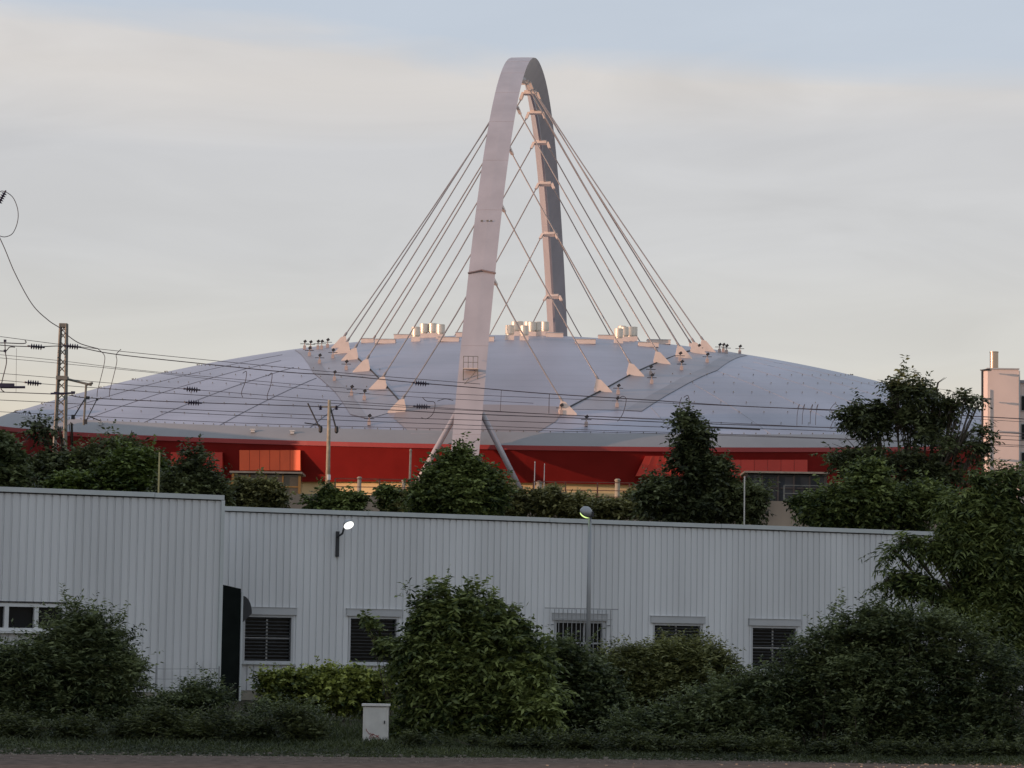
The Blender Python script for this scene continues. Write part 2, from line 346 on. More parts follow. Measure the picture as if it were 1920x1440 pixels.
# roof dome light and rods
d_ = 96; c = P(1316, 990, d_); r_ = 30*d_/F
m = MB(); m.lathe((c.x, d_, HM-.3), [(r_*1.05, 0), (r_*1.05, .3)] + [(r_*math.cos(q*math.pi/12), .32+ .36*math.sin(q*math.pi/12)) for q in range(7)], 24); m.sm = False
t = thing('skylight', (c.x, d_, HM-.3), 'pale blue domed skylight on the warehouse roof, just above the coping', 'skylight')
obj('dome', m, mat('acrylic', (.52,.60,.66), .2, 0, .05), t, smooth=True); obj('kerb', MB().box((c.x, d_, HM-.22), (r_*2.3, r_*2.3, .26)), M_band, t)
for nm, (x, yt, d, h0, lab, mm, rr) in {'rod_a': (299,848,84,HW-.3,'thin yellowish lightning rod on the roof of the wing', mat('yellow_rod', (.42,.36,.16), .6), .026), 'rod_b': (1396,893,98,HM-.3,'thin white lightning rod on the long warehouse roof', mat('white_rod', (.5,.47,.42), .6), .024)}.items():
    p = P(x, yt, d); t = thing('lightning_rod', (p.x, d, h0), lab, 'rod')
    obj('rod', MB().tube([(p.x-.0, d, h0), p], rr, 8), mm, t); obj('foot', MB().lathe((p.x, d, h0-.02), [(.16,0),(.16,.12),(.05,.14)], 10), M_concp, t)
# lit lamp on the wall
s_, z_ = on_wall(632, 1020, WA); b0 = at(WA, s_, .03, z_); _q = on_wall(654, 985, WA+WN*.8); hp = at(WA+WN*.8, _q[0], 0, _q[1])
t = thing('wall_lamp', b0, 'lit floodlight on a bent arm fixed to the warehouse wall', 'lamp')
obj('wall_plate', MB().box(b0, (.1, .05, .75), AX), M_dark, t)
obj('arm', MB().tube([b0+Z*.22+WN*.03, b0+Z*.3+WN*.3+WD*.04, hp-WD*.12-Z*.1-WN*.1], .03, 8), M_dark, t)
ax = (WN*.55 - Z*.62 + WD*.12).normalized()
hd = obj('lamp_head', MB().lathe(hp - ax*.16, [(.03,-.04), (.09,0), (.155,.09), (.165,.15)], 18, ax), M_grill, t, smooth=True)
obj('lamp_glass', MB().lathe(hp - ax*.02, [(.155,0), (.145,.04), (.09,.07), (.02,.08)], 18, ax), M_lit, hd, smooth=True)
# street lamp seen from behind
d = 66; tp = P(1106, 968, d); base = Vector((P(1103, 1250, d).x-.01, d, 0))
t = thing('street_lamp', base, 'slim grey street lamp with a round head, standing before the warehouse', 'lamp')
obj('pole', MB().tube([base, base.lerp(tp, .62), tp+Z*.02], .062, 10, r2=.04), M_grill, t, smooth=True)
hc = P(1098, 962, d); ax = Vector((-.35, .45, -.6)).normalized()
h = obj('lamp_head', MB().lathe(hc - ax*.1, [(.01,-.06), (.08,-.045), (.135,0), (.155,.07), (.15,.11)], 18, ax), M_grill, t, smooth=True)
obj('lamp_glass', MB().lathe(hc+ax*.012, [(.142,0), (.12,.045), (.02,.07)], 18, ax), M_lit2, h, smooth=True)
obj('bracket', MB().box(tp+Vector((.02,0,.05)), (.15,.16,.12)).tube([tp+Z*.05, hc], .03, 8), M_dark, t)
# wire fence by the wing
t = thing('wire_fence', (P(300,1300,72).x, 72, 0), 'low wire fence in front of the ribbed wing, half hidden in weeds', 'fence')
xs = [P(p, 1300, 72).x for p in (205, 292, 410)]
for x in xs: obj('post', MB().tube([(x, 72, 0), (x, 72, 1.05)], .022, 6), M_grill, t)
m = MB()
for z in (.25, .5, .72, .98): m.tube([(xs[0], 72, z), ((xs[0]+xs[2])/2, 72, z-.02), (xs[2], 72, z+.01)], .007, 5)
obj('wire', m, M_grill, t)
# utility cabinet
d = 46.5; c0 = XD(705, d, .4); w_, h_ = .42, .585
t = thing('utility_cabinet', (c0, d, 0), 'small white utility cabinet on the verge, at the left foot of the tall bush', 'cabinet')
obj('plinth', MB().box((c0, d, .03), (.40, .26, .07)), M_concp, t)
cb = obj('body', MB().box((c0, d, .065+h_/2), (w_, .30, h_)), M_cab, t)
obj('lid', MB().box((c0, d-.01, .075+h_+.02), (w_+.05, .36, .035)), M_cab, t)
dr = obj('door', MB().box((c0, d-.158, .07+h_/2), (w_-.06, .014, h_-.05)), mat('cabinet_door', (.56,.55,.52), .6, 0, .12, 5), t)
obj('lock', MB().box((c0+.15, d-.172, .40), (.02, .015, .05)), M_dark, dr)
m = MB(); r2 = random.Random(3)                # reddish scribble on the door
for i in range(5):
    x = c0-.09+r2.random()*.2; z = .12+r2.random()*.12
    m.tube([(x+.02*k*math.cos(i*2+k), d-.169, z+.018*k*math.sin(i+k*1.3)) for k in range(5)], .005, 4)
obj('scribble', m, mat('red_paint', (.30,.08,.07), .6), dr)

# ------------------------------------------------------------------ arena
CX, D0, RR, Z0, TT, HH = 1.41, 310.0, 59.0, 26.17, .105, 10.28
TERR = 10.4
def surf(u, v): return Z0 + TT*v + HH*(1-(u*u+v*v)/RR**2)
def rpt(u, v, off=0.): return Vector((CX+u, D0+v, surf(u, v)+off))
def pol(r, a, off=0.): return rpt(r*RR*math.cos(a), r*RR*math.sin(a), off)
def roofpt(px, py):                          # first hit of a pixel's ray with the dome, as (u, v)
    r = ray(px, py); lo = None
    for i in range(900):
        d = 248 + i*.1; p = EYE + r*(d/r.y); u, v = p.x-CX, p.y-D0
        if u*u+v*v > RR*RR: continue
        if p.z <= surf(u, v): return u, v
    p = EYE + r*(D0/r.y); return p.x-CX, 0.
arena = thing('arena', (CX, D0, TERR), 'large round arena with shallow grey dome, red underside and a tall white arch', 'arena')
na = 180
m = MB(); rs = [0.001] + [.955*i/26 for i in range(1, 27)]
m.grid([[pol(r, 2*math.pi*k/na) for k in range(na+1)] for r in rs]); roof = obj('roof', m, M_roof, arena, smooth=True)
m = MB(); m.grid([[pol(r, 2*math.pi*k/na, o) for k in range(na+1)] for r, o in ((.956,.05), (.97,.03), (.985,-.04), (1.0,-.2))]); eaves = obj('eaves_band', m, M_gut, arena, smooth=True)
m = MB(); m.grid([[pol(1.0, 2*math.pi*k/na, o) + Vector((math.cos(2*math.pi*k/na), math.sin(2*math.pi*k/na), 0))*e for k in range(na+1)] for o, e in ((-.21,0), (-.21,.12), (-.62,.10), (-.62,-.3))]); obj('lip', m, M_lip, arena, smooth=False)
ZB = P(1000, 909, 256).z
def fac(a, f):                               # f 0 at the lip, 1 at the foot of the red cladding
    top = pol(1.0, a, -.6); n = Vector((math.cos(a), math.sin(a), 0)); bot = Vector((top.x-n.x*2.0, top.y-n.y*2.0, ZB)); return top.lerp(bot, f) - n*.05
m = MB(); m.grid([[fac(2*math.pi*k/na, f) for k in range(na+1)] for f in (0, .33, .66, 1)]); facade = obj('facade', m, M_red, arena)
m = MB(); m.grid([[fac(2*math.pi*k/na, 1) - Vector((math.cos(2*math.pi*k/na), math.sin(2*math.pi*k/na), 0))*e + Z*(zz) for k in range(na+1)] for e, zz in ((.0,-.01), (.5,-.02), (.5, TERR-ZB))]); obj('base_wall', m, M_cream, arena)
# draped zones on the dome
def drape(A, B, off, n=24, k=10):
    def along(C, t):
        x = t*(len(C)-1); i = min(int(x), len(C)-2); f = x-i; return C[i][0]+(C[i+1][0]-C[i][0])*f, C[i][1]+(C[i+1][1]-C[i][1])*f
    rows = []
    for i in range(n+1):
        a, c = along(A, i/n), along(B, i/n); rows.append([rpt(a[0]+(c[0]-a[0])*j/k, a[1]+(c[1]-a[1])*j/k, off) for j in range(k+1)])
    return MB().grid(rows)
RP = lambda L_: [roofpt(*p) for p in L_]
lo_, li_ = RP([(552,657),(587,700),(630,738),(657,778)]), RP([(568,658),(612,697),(650,730),(690,786)])
ro_, ri_ = RP([(1402,667),(1345,695),(1268,732),(1203,772)]), RP([(1385,663),(1322,690),(1245,728),(1172,770)])
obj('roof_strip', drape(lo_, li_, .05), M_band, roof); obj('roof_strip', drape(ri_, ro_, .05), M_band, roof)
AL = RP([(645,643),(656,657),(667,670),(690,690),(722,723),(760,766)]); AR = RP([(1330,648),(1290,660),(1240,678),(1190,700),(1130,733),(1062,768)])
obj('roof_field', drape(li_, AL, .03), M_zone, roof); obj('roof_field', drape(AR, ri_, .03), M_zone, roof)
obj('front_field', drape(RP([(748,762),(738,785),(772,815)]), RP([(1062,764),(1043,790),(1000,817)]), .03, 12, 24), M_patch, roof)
m = MB()
for A in (AL, AR):
    m.tube([rpt(u, v, .08) for u, v in A], .09, 5)
obj('anchor_beam', m, M_dark, roof)
M_seam = mat('seam_dark', (.15,.15,.175), .6); M_seam2 = mat('seam_pale', (.28,.27,.29), .6)
def strip_r(a):                              # where a radius at angle a leaves the dark strips
    for C in (lo_, ro_):
        q = [(math.atan2(v, u) % (2*math.pi), math.hypot(u, v)/RR) for u, v in C]
        for (a0, r0), (a1, r1) in zip(q, q[1:]):
            if min(a0, a1) <= a <= max(a0, a1): return r0 + (r1-r0)*(a-a0)/(a1-a0)
    return None
for k in range(36):
    a = math.pi + math.radians(5*k+4); r0 = strip_r(a)
    if r0 is None or (k % 2 == (a > 4.7)): continue
    obj('seam', MB().tube([pol(r0+(.955-r0)*i/10, a, -.01) for i in range(11)], .06 if a < 4.6 else .035, 5, False), M_seam if a < 4.6 and k % 2 else M_seam2, roof)
m = MB()
for r, st in ((.953, .022), (.905, .06), (.85, .055), (.80, .06), (.74, .05), (.68, .06), (.62, .055)):
    a = math.pi*1.0 + st*.3*(r*10 % 1)
    while a < math.pi*2:
        if r > .95 or not (4.35 < a < 5.05): 
            p = pol(r, a, .08); m.box(p, (.09, .09, .10))
        a += st
prop(obj('stud', m, M_steel, roof), kind='stuff')
# eaves lamps
for px, py in [(474,811),(548,814),(188,797)]:
    u, v = roofpt(px, py); p = rpt(u, v); obj('eaves_lamp', MB().box(p+Z*.12, (.34,.3,.22)).box(p+Z*.27+Vector((0,-.05,0)), (.5,.5,.08)), M_white, eaves)
# anchor fins: (top of the fin in the photograph, which side)
LT = [(644,632),(649,643),(664,655),(686,677),(717,710),(753,753)]; RT = [(1319,639),(1302,643),(1274,651),(1233,662),(1183,685),(1122,715),(1055,757)]
def fin(px, py, side):
    u, v = roofpt(px, py+19); foot = rpt(u, v); d = foot.y; k = d/F; s = side        # the sloping edge runs away from the arch
    c = foot; X = Vector((s, 0, 0))
    poly = [c + X*(-.32) + Z*-.15, c + X*1.35 + Z*(surf(u+s*1.35, v)-surf(u, v)-.10), c + X*1.30 + Z*(surf(u+s*1.3, v)-surf(u, v)+.06), c + X*.26 + Z*1.08, c + X*-.22 + Z*1.2, c + X*-.42 + Z*.3]
    mb = MB().prism([q + Vector((0,-.22,0)) for q in poly], (0,.44,0)); f = obj('anchor_fin', mb, M_fin, roof)
    top = c + X*-.02 + Z*1.12
    return top
TL = [fin(*p, -1) for p in LT]; TR = [fin(*p, 1) for p in RT]
# arch
X0, SL, DC, ZT, WW, NN = 1.6, .09, 309., 66.7, 68., 2.14
def acur(s): return Vector((X0+SL*WW*s, DC+WW*s, TERR+(ZT-TERR)*(1-abs(s)**NN)))
def aframe(s):
    T = (acur(min(s+.004, 1.02))-acur(max(s-.004, -1.02))).normalized(); B = Vector((1, -SL, 0)).normalized(); Nn = B.cross(T).normalized()
    if Nn.z < 0 and abs(s) < .9 or Nn.dot(Vector((SL*s, s, .4))) < 0: Nn = -Nn
    return acur(s), T, B, Nn
def section(s):
    c, T, B, Nn = aframe(s); w = 1.26
    o = B*-.15; return [c+B*-w, c+Nn*.02, c+B*w, c+o+B*.13-Nn*2.1, c+o+B*.13-Nn*2.5, c+o-B*.13-Nn*2.5, c+o-B*.13-Nn*2.1]
ss = [-1 + 2*i/160 for i in range(161)]; m = MB(); secs = [section(s) for s in ss]; n_ = 7
m.add([p for q in secs for p in q], [(i*n_+k, i*n_+(k+1)%n_, (i+1)*n_+(k+1)%n_, (i+1)*n_+k) for i in range(160) for k in range(n_)] + [tuple(range(n_)), tuple(range(160*n_, 161*n_))[::-1]])
arch = obj('arch', m, M_arch, arena)
def s_of_y(py, far=True):
    best = None
    for i in range(0, 1001):
        s = i/1000*(1 if far else -1); c, T, B, Nn = aframe(s); y = pix(c-Nn*2.3)[1]
        if best is None or abs(y-py) < best[0]: best = (abs(y-py), s)
    return best[1]
sb = [s_of_y(y) for y in (170, 206, 263, 341, 436, 553)]
def bracket(s):
    c, T, B, Nn = aframe(s); q = c-Nn*2.6-B*.1; m = MB()
    m.box(q, (1.35, .5, .42), (B, T, Nn)); m.prism([q-B*.95-T*.2, q-B*.95+T*.2, q-B*1.25-Nn*.8+T*.12, q-B*1.25-Nn*.8-T*.12], B*.3); m.prism([q+B*.65-T*.2, q+B*.65+T*.2, q+B*.95-Nn*.8+T*.12, q+B*.95-Nn*.8-T*.12], B*.3)
    obj('bracket', m, M_fin, arch); return q - B*1.05 - Nn*.7, q + B*1.05 - Nn*.7
def flip(p):                                 # the matching point behind the crown: mirrored through the axis of the dome
    u, v = -(p.x-CX), -(p.y-D0); return Vector((CX+u, D0+v, surf(u, v)+1.1))
def cable(a, c):
    m = MB(); mid = (a+c)/2 - Z*.25; m.tube([a, (a+mid)/2-Z*.07, mid, (mid+c)/2-Z*.07, c], .072, 6); o = obj('cable', m, M_cable, arena)
    dv = (a-c).normalized(); obj('socket', MB().lathe(c-dv*.1, [(.09,0), (.13,.06), (.13,.55), (.09,.7)], 8, dv), M_cable, o)
sn = [s_of_y(y, False) for y in (128, 150, 195, 272, 380, 518)]
for i, s in enumerate(sb):
    l, r = bracket(sn[i]); cable(l, TL[i]); cable(r, TR[i+1])
    l, r = bracket(s); cable(l, flip(TR[i+1])); cable(r, flip(TL[i]))
l, r = bracket(sb[0]*.55); cable(r, TR[0])
for i in range(6):                            # fins of the rear half, at the feet of the rear cables
    for T_, sd_ in ((TR[i+1], -1), (TL[i], 1)):
        p = flip(T_) - Z*1.1
        obj('anchor_fin', MB().prism([p+Vector((sd_*-.2,-.22,-.1)), p+Vector((sd_*1.2,-.22,-.3)), p+Vector((sd_*.12,-.22,1.1)), p+Vector((sd_*-.25,-.22,1.12))], (0,.44,0)), M_fin, roof)
# chevron joint, plates and maintenance platform on the near leg
def leg_at(py):
    best = None
    for i in range(1001):
        s = -i/1000; y = pix(acur(s))[1]
        if best is None or abs(y-py) < best[0]: best = (abs(y-py), s)
    return aframe(best[1])
for i in range(1, 24):                        # welded segment joints
    q = section(-1+2*i/24 + .004); m = MB(); m.tube([q[0], q[1], q[2]], .022, 4); obj('weld', m, M_arch, arch)
c, T, B, Nn = leg_at(513); up = T if T.z > 0 else -T
m = MB(); pk = c+Nn*.16+up*.32
for sd_ in (-1, 1): m.tube([c+B*1.32*sd_+Nn*.06, pk], .09, 5)
obj('chevron_joint', m, mat('joint_brown', (.20,.15,.15), .6), arch)
c, T, B, Nn = leg_at(416); m = MB()
for k in (-.55, .0, .35): m.box(c+B*k+Nn*.1, (.22, .05, .12), (B, Nn, Vector((0,0,1))))
obj('plate', m, M_steel, arch)
c, T, B, Nn = leg_at(698); p = c+Nn*.5-B*.1; m = MB(); m.box(p-Nn*.0, (1.35, 1.0, .08))
pl = obj('maintenance_platform', m, M_fin, arch)
m = MB()
for x in (-.65, -.22, .22, .65):
    m.tube([p+Vector((x,-.48,0)), p+Vector((x,-.48,1.1))], .03, 5)
m.tube([p+Vector((-.65,-.48,1.1)), p+Vector((.65,-.48,1.1))], .03, 5); m.tube([p+Vector((-.65,-.48,.55)), p+Vector((.65,-.48,.55))], .025, 5)
for x in (-.65, .65): m.tube([p+Vector((x,-.48,-.04)), p+Vector((x,.2,-1.6))], .045, 5); m.tube([p+Vector((x,-.46,1.1)), p+Vector((x,.5,1.1))], .03, 5)
m.tube([p+Vector((-.6,-.3,-1.5)), p+Vector((.6,-.35,-.1))], .03, 5); m.tube([p+Vector((-.65,-.1,-1.5)), p+Vector((.65,-.1,-1.5))], .04, 5)
obj('guard_rail', m, M_steel, pl)
# struts of the near leg
c, T, B, Nn = leg_at(768)
for sd_, px, dd in ((-1, 774, 1.2), (1, 976, 1.2)):
    f = P(px, 925, c.y+dd); obj('strut', MB().tube([c+B*1.15*sd_-Nn*.5, f + (f-c)*.18], .26, 10), M_arch, arch, smooth=True)
c, T, B, Nn = leg_at(846)
for sd_, px in ((-1, 800), (1, 946)):
    f = P(px, 928, c.y+7); obj('strut', MB().tube([c+B*.9*sd_-Nn*1.2, f + (f-c)*.12], .24, 10), M_arch, arch, smooth=True)
# vent ducts and hatches round the crown
def duct(px, d, hgt=1.08, r=.49, k=[None]):
    v = d-D0; u = XD(px, d, 36)-CX; p = rpt(u, v)
    if k[0] is None:
        b0 = obj('vent_base', MB().box(p+Z*.12, (.95, .95, .6)), M_fin, roof)
        c0 = obj('vent_duct', MB().lathe(p+Z*.45, [(r*.8,0), (r*.8,.12), (r,.14), (r,hgt-.03), (r*.93,hgt), (r*.88,hgt-.02)], 18), M_duct, roof, smooth=False)
        k[0] = (b0, c0, p)
    else:
        for o in k[0][:2]: copy_part(o, roof, p-k[0][2])
for q in [(780,297),(795,303.5),(811,303.5),(826,299.5),(956,296),(983,295.5),(966,304),(973,309),(997,304),(1007,304.5),(1013,309),(1021,308),(990,311),(1160,297.5),(1171,302),(1182,304),(1187,308),(1166,308)]: duct(*q)
def hatch(px, d, w):
    v = d-D0; u = XD(px, d, 36)-CX; p = rpt(u, v); h = obj('roof_hatch', MB().box(p+Z*.10, (w*.85, 1.5, .48)), M_fin, roof); obj('hatch_lid', MB().box(p+Z*.36, (w*.85+.1, 1.6, .06)), mat('lid_grey', (.42,.44,.46), .3, .3), h)
for q in [(723,297,2.6),(755,307,2.2),(842,295,2.6),(912,294.5,2.0),(1040,303,2.2),(1098,294,2.5),(1142,305,2.8),(1216,296,2.5),(1235,304,3),(690,301,1.6),(868,303,1.8)]: hatch(*q)
# lamps standing on the dome
LMP = None
for px, py in [(571,655),(582,656),(596,655),(603,655),(614,652),(580,668),(624,672),(599,682),(649,694),(627,714),(683,750),(659,742),(692,797),(1275,678),(1278,694),(1220,704),(1222,720),(1159,740),(1157,764),(1326,680),(1310,663),(1349,661),(1356,661),(1362,663),(1387,664),(1099,799),(1052,777)]:
    u, v = roofpt(px, py); p = rpt(u, v)
    if LMP is None:
        a0 = obj('roof_lamp', MB().box(p+Z*.2, (.30,.30,.42)).tube([p+Z*.35, p+Z*.8], .045, 6), mat('lamp_base', (.45,.36,.33), .6), roof)
        b0 = obj('lamp_head', MB().tube([p+Vector((-.48,0,.6)), p+Vector((.48,0,.6))], .035, 5).box(p+Vector((.05,-.1,.86)), (.32,.24,.26), (Vector((.8,0,.6)), Vector((0,1,0)), Vector((-.6,0,.8)))), M_dark, a0)
        LMP = (a0, b0, p)
    else:
        a1 = copy_part(LMP[0], roof, p-LMP[2]); copy_part(LMP[1], a1, (0,0,0))
# projecting bays under the eaves
def bay(x0, x1, yt, yb, m, slant=0):
    ds = []
    for x in (x0, x1):
        d = 256.
        for _ in range(4): u = XD(x, d, 18)-CX; d = D0-math.sqrt(RR*RR-u*u)+.15
        ds.append(d)
    a, c, e, f = P(x0, yt, ds[0]), P(x1, yt, ds[1]), P(x1, yb, ds[1]), P(x0-slant, yb, ds[0])
    o = obj('facade_bay', MB().prism([a, c, e, f], (0, 6, 0)), m, facade)
    k = MB()
    for i in range(1, 6):
        t = i/6; p, q = a.lerp(c, t), f.lerp(e, t); k.tube([p+Vector((0,-.01,0)), q+Vector((0,-.01,0))], .02, 4)
        obj('panel_joint', k, M_redj, o); k = MB()
bay(449, 563, 844, 882, M_orange); bay(320, 417, 848, 884, M_bay); bay(1210, 1290, 855, 892, M_bay, 18); bay(1364, 1514, 862, 895, M_bay)
# glazed pavilions beneath the bays
def pavilion(x0, x1, yt, d, label, frame, glassm, n=4):
    a, c = P(x0, yt, d), P(x1, yt, d); zt = a.z; w = c.x-a.x
    t = thing('glass_pavilion', ((a.x+c.x)/2, d, TERR), label, 'pavilion')
    obj('glazing', MB().box(((a.x+c.x)/2, d+2, (zt+TERR)/2), (w-.1, 3.8, zt-TERR-.1)), glassm, t)
    m = MB()
    for i in range(n+1): m.box((a.x+w*i/n, d, (zt+TERR)/2), (.22 if i in (0, n) else .12, .2, zt-TERR))
    for z in (TERR+.6*(zt-TERR), TERR+.82*(zt-TERR)): m.box(((a.x+c.x)/2, d+.02, z), (w, .1, .12))
    obj('frame', m, frame, t); obj('canopy', MB().box(((a.x+c.x)/2, d+1.6, zt+.12), (w+.5, 4.6, .16)), M_steel, t)
pavilion(437, 562, 888, 246, 'amber framed glass pavilion under the orange box of the arena', mat('amber_frame', (.22,.13,.035), .6), mat('smoky_glass', (.07,.06,.045), .15, 0, .4, .6))
pavilion(1400, 1548, 888, 246, 'dark blue glass pavilion under the right red box of the arena', M_dark, mat('blue_glass', (.02,.028,.04), .25, 0, .4, .6, spec=.2), 5)

# ------------------------------------------------------------------ railway bank
zc1 = P(960, 931, 170).z
b = MB(); b.grid([[(-700, 171, TERR), (700, 171, TERR)], [(-700, 900, TERR), (700, 900, TERR)]]); prop(obj('terrace_ground', b, M_bank), kind='structure')
t = thing('railway_wall', (0, 170, 0), 'long beige concrete retaining wall of the railway, behind the warehouse', 'wall')
m = MB()
for i in range(-22, 22): m.box((i*6+3, 170.5, (zc1-2.0)/2+.0), (5.97, .8, zc1-2.0))
obj('wall_panel', m, M_conc, t)
m = MB()
for i in range(-22, 22): m.box((i*6+3, 170.3, zc1-1.0), (5.97, 1.2, 1.9))
obj('parapet', m, mat('parapet_concrete', (.30,.235,.18), .85, 0, .3, .5, bump=.2, stretch=(1,1,.4)), t)
obj('ledge', MB().box((0, 170.05, zc1-2.03), (264, 1.8, .12)), M_concp, t)
def railing(x0, x1, d, z, label, step=.62, mm=M_rust, h=1.0):
    a, c = XD(x0, d, z), XD(x1, d, z); t = thing('railing', ((a+c)/2, d, z), label, 'railing')
    n = max(2, int((c-a)/step/3))
    for i in range(n+1): obj('post', MB().box((a+(c-a)*i/n, d, z+h/2), (.09, .09, h)), mm, t)
    m = MB()
    for zz in (h, h*.5, .12): m.box(((a+c)/2, d-.055, z+zz), (c-a, .03, .05))
    obj('rail', m, mm, t)
railing(628, 795, 171, zc1, 'rust brown railing on the railway wall, before the yellow lit base wall'); railing(1000, 1180, 171, zc1, 'rust brown railing on the railway wall, right of the arch leg')
railing(1470, 1620, 171, zc1, 'grey railing on the railway wall, before the dark blue pavilion', mm=M_steel)
def post(px, yt, d, r, label, mm=M_concp, cap=False):
    p = P(px, yt, d); t = thing('track_post', (p.x, d, TERR), label, 'post')
    obj('shaft', MB().tube([(p.x-.01*(p.z-TERR), d, TERR), p], r, 8, r2=r*.85), mm, t, smooth=True)
    obj('cap', MB().lathe((p.x, d, p.z-.02), [(r*1.1,0),(r*1.1,.06),(r*.6,.14)], 8), mm, t)
post(770, 845, 195, .085, 'tall grey concrete post left of the arch leg, at the strut foot'); post(808, 857, 200, .075, 'short beige post just behind the left arch strut')
post(674, 897, 190, .16, 'stubby dark concrete post behind the yellow lit railing'); post(757, 902, 190, .14, 'stubby dark post next to the tall concrete post'); post(1158, 901, 190, .20, 'thick brown barrel shaped post at the end of the right railing', M_pole)
post(1003, 868, 192, .035, 'thin pale signal rod before the shadow on the red wall', M_grill); post(1021, 872, 192, .03, 'second thin signal rod, right of the pale one', M_grill)
post(1011, 905, 191, .22, 'squat grey relay box beside the right arch strut', M_concp)
# lattice mast
d = 186; tp = P(119.5, 607, d); bt = Vector((P(113, 830, d).x-.02, d, TERR)); t = thing('lattice_mast', bt, 'grey steel lattice mast with a side arm, left of the dome', 'mast')
def mp(f, sx, sy):
    c = bt.lerp(tp, f); w = .42 + (.20-.42)*f; return c + Vector((sx*w, sy*w, 0))
m = MB()
for sx in (-1,1):
    for sy in (-1,1): m.tube([mp(0,sx,sy), mp(1,sx,sy)], .085, 4)
fr = obj('chord', m, M_steel, t)
m = MB(); nb = 22
for i in range(nb):
    a, c = i/nb, (i+1)/nb
    for (s1_, s2_) in (((-1,-1),(1,-1)), ((1,-1),(1,1)), ((1,1),(-1,1)), ((-1,1),(-1,-1))):
        if i % 2: s1_, s2_ = s2_, s1_
        m.tube([mp(a, *s1_), mp(c, *s2_)], .036, 4, False)
m.box(tp-Z*.12, (.52, .52, .26)); obj('bracing', m, M_steel, t)
fa = .605
c = P(115, 710, d); e = P(172, 722, d)
m = MB(); m.box(P(117, 709, d), (.75, .75, .26)); m.tube([c+Vector((.3,0,0)), e], .09, 6); m.tube([P(160,722,d), P(174,718,d)], .09, 6); obj('side_arm', m, M_steel, t)
m = MB(); m.tube([P(161.5, 722, d), P(157, 797, d)], .075, 6); obj('hanger', m, M_steel, t)
m = MB(); m.tube([P(159, 748, d), P(138, 782, d)], .045, 5); m.tube([P(181, 750, d), P(160, 792, d)], .035, 5); m.tube([P(166, 780, d), P(190, 790, d)], .035, 5); m.box(P(137, 782, d), (.22,.2,.3)); m.box(P(160.5, 791, d), (.2,.2,.3)); m.box(P(182, 749, d), (.14,.14,.14)); m.box(P(165, 746, d), (.2,.2,.2)); obj('cantilever', m, M_dark, t)
# wooden utility pole
d = 182; tp = P(617.5, 750, d); bt = Vector((P(615, 930, d).x-.03, d, TERR)); t = thing('catenary_pole', bt, 'slender weathered catenary pole with short crossarm, before the red facade', 'pole')
obj('pole', MB().tube([bt, tp], .17, 10, r2=.10), M_pole, t, smooth=True)
ca = obj('crossarm', MB().box(P(617, 763, d), (1.1, .12, .1)), M_steel, t)
for px in (601, 631): obj('insulator', MB().lathe(P(px, 764, d), [(.05,-.16),(.13,-.12),(.06,-.06),(.14,-.02),(.06,.05),(.12,.08),(.04,.14)], 8), M_ins, ca)
m = MB()
for a, c in (((577,756),(601,806)), ((619,762),(631,807))): m.tube([P(*a, d), P(*c, d)], .055, 6); m.lathe(P(*c, d)-Z*.1, [(.05,-.1),(.13,0),(.13,.3),(.05,.4)], 8)
obj('stay', m, M_dark, t); obj('marker', MB().lathe(P(615.5, 897, d)-Z*.1, [(.16,0),(.16,.35)], 10), M_white, t)
obj('stay_arm', MB().tube([P(571,793,d), P(600,797,d)], .04, 5), M_dark, t)
# overhead wires: (label, distance, pixels, radius)
def spline(pts, n=10):
    o = []
    for i in range(len(pts)-1):
        p0, p1, p2, p3 = pts[max(i-1,0)], pts[i], pts[i+1], pts[min(i+2, len(pts)-1)]
        for k in range(n):
            q = k/n; o.append(tuple(.5*(2*b_+(c_-a_)*q+(2*a_-5*b_+4*c_-d_)*q*q+(3*b_-a_-3*c_+d_)*q**3) for a_, b_, c_, d_ in zip(p0, p1, p2, p3)))
    return o + [pts[-1]]
WG = 'overhead wires of the railway'
def wire(label, d, pts, r=.024):
    q = [P(x, y, d) for x, y in spline(pts)]; o = obj('overhead_wire', MB().tube(q, r, 5), M_wire, None, q[0]); return prop(o, label, 'wire', WG)
INS = None
def insul(parent, px, py, d, ang=.07):
    global INS
    p = P(px, py, d); axv = Vector((1, 0, -ang)).normalized()
    prof = [(.03,-.58),(.07,-.5),(.05,-.36)]
    for k in range(5): prof += [(.06,-.34+k*.16),(.20,-.29+k*.16),(.20,-.27+k*.16),(.06,-.22+k*.16)]
    prof += [(.05,.46),(.07,.55),(.03,.62)]
    obj('insulator', MB().lathe(p, prof, 10, axv), M_ins, parent)
def jumper(parent, d, pts, r=.024, nm='jumper'): obj(nm, MB().tube([P(x, y, d) for x, y in spline(pts)], r, 5), M_wire, parent)
d = 184.5
w = wire('sagging wire that drops steeply from the upper left edge to the lattice mast', d, [(-60,330),(0,447),(28,512),(60,570),(90,600),(114,616),(127,629),(150,644),(184,654)], .032)
jumper(w, d, [(-10,385),(-2,362),(8,359),(24,370),(33,392),(33,415),(24,437),(10,444),(-2,442)], .028, 'loop'); insul(w, 3, 372, d, -2.0)
w = wire('topmost of the nearly level wires, passing the head of the lattice mast', d, [(-80,621),(0,631),(115,646),(230,659),(420,678),(640,699),(900,720)], .02)
w = wire('wire just below the topmost, carrying the insulators on both sides of the mast', d+.4, [(-80,636),(0,647),(67,650),(135,649.5),(215,664),(380,682),(540,698),(640,704),(773,717),(880,726),(1023,738),(1200,749),(1400,762),(1700,774),(2000,790)], .032)
insul(w, 67, 650, d+.4); insul(w, 135, 649.5, d+.4); insul(w, 788, 718.5, d+.4)
for x in (195, 218):
    jumper(w, d+.4, [(x-11 if x < 200 else x+9, 654.5), (x, 665), (x+1,678), (x-5,705), (x-12,732), (x-13,744)])
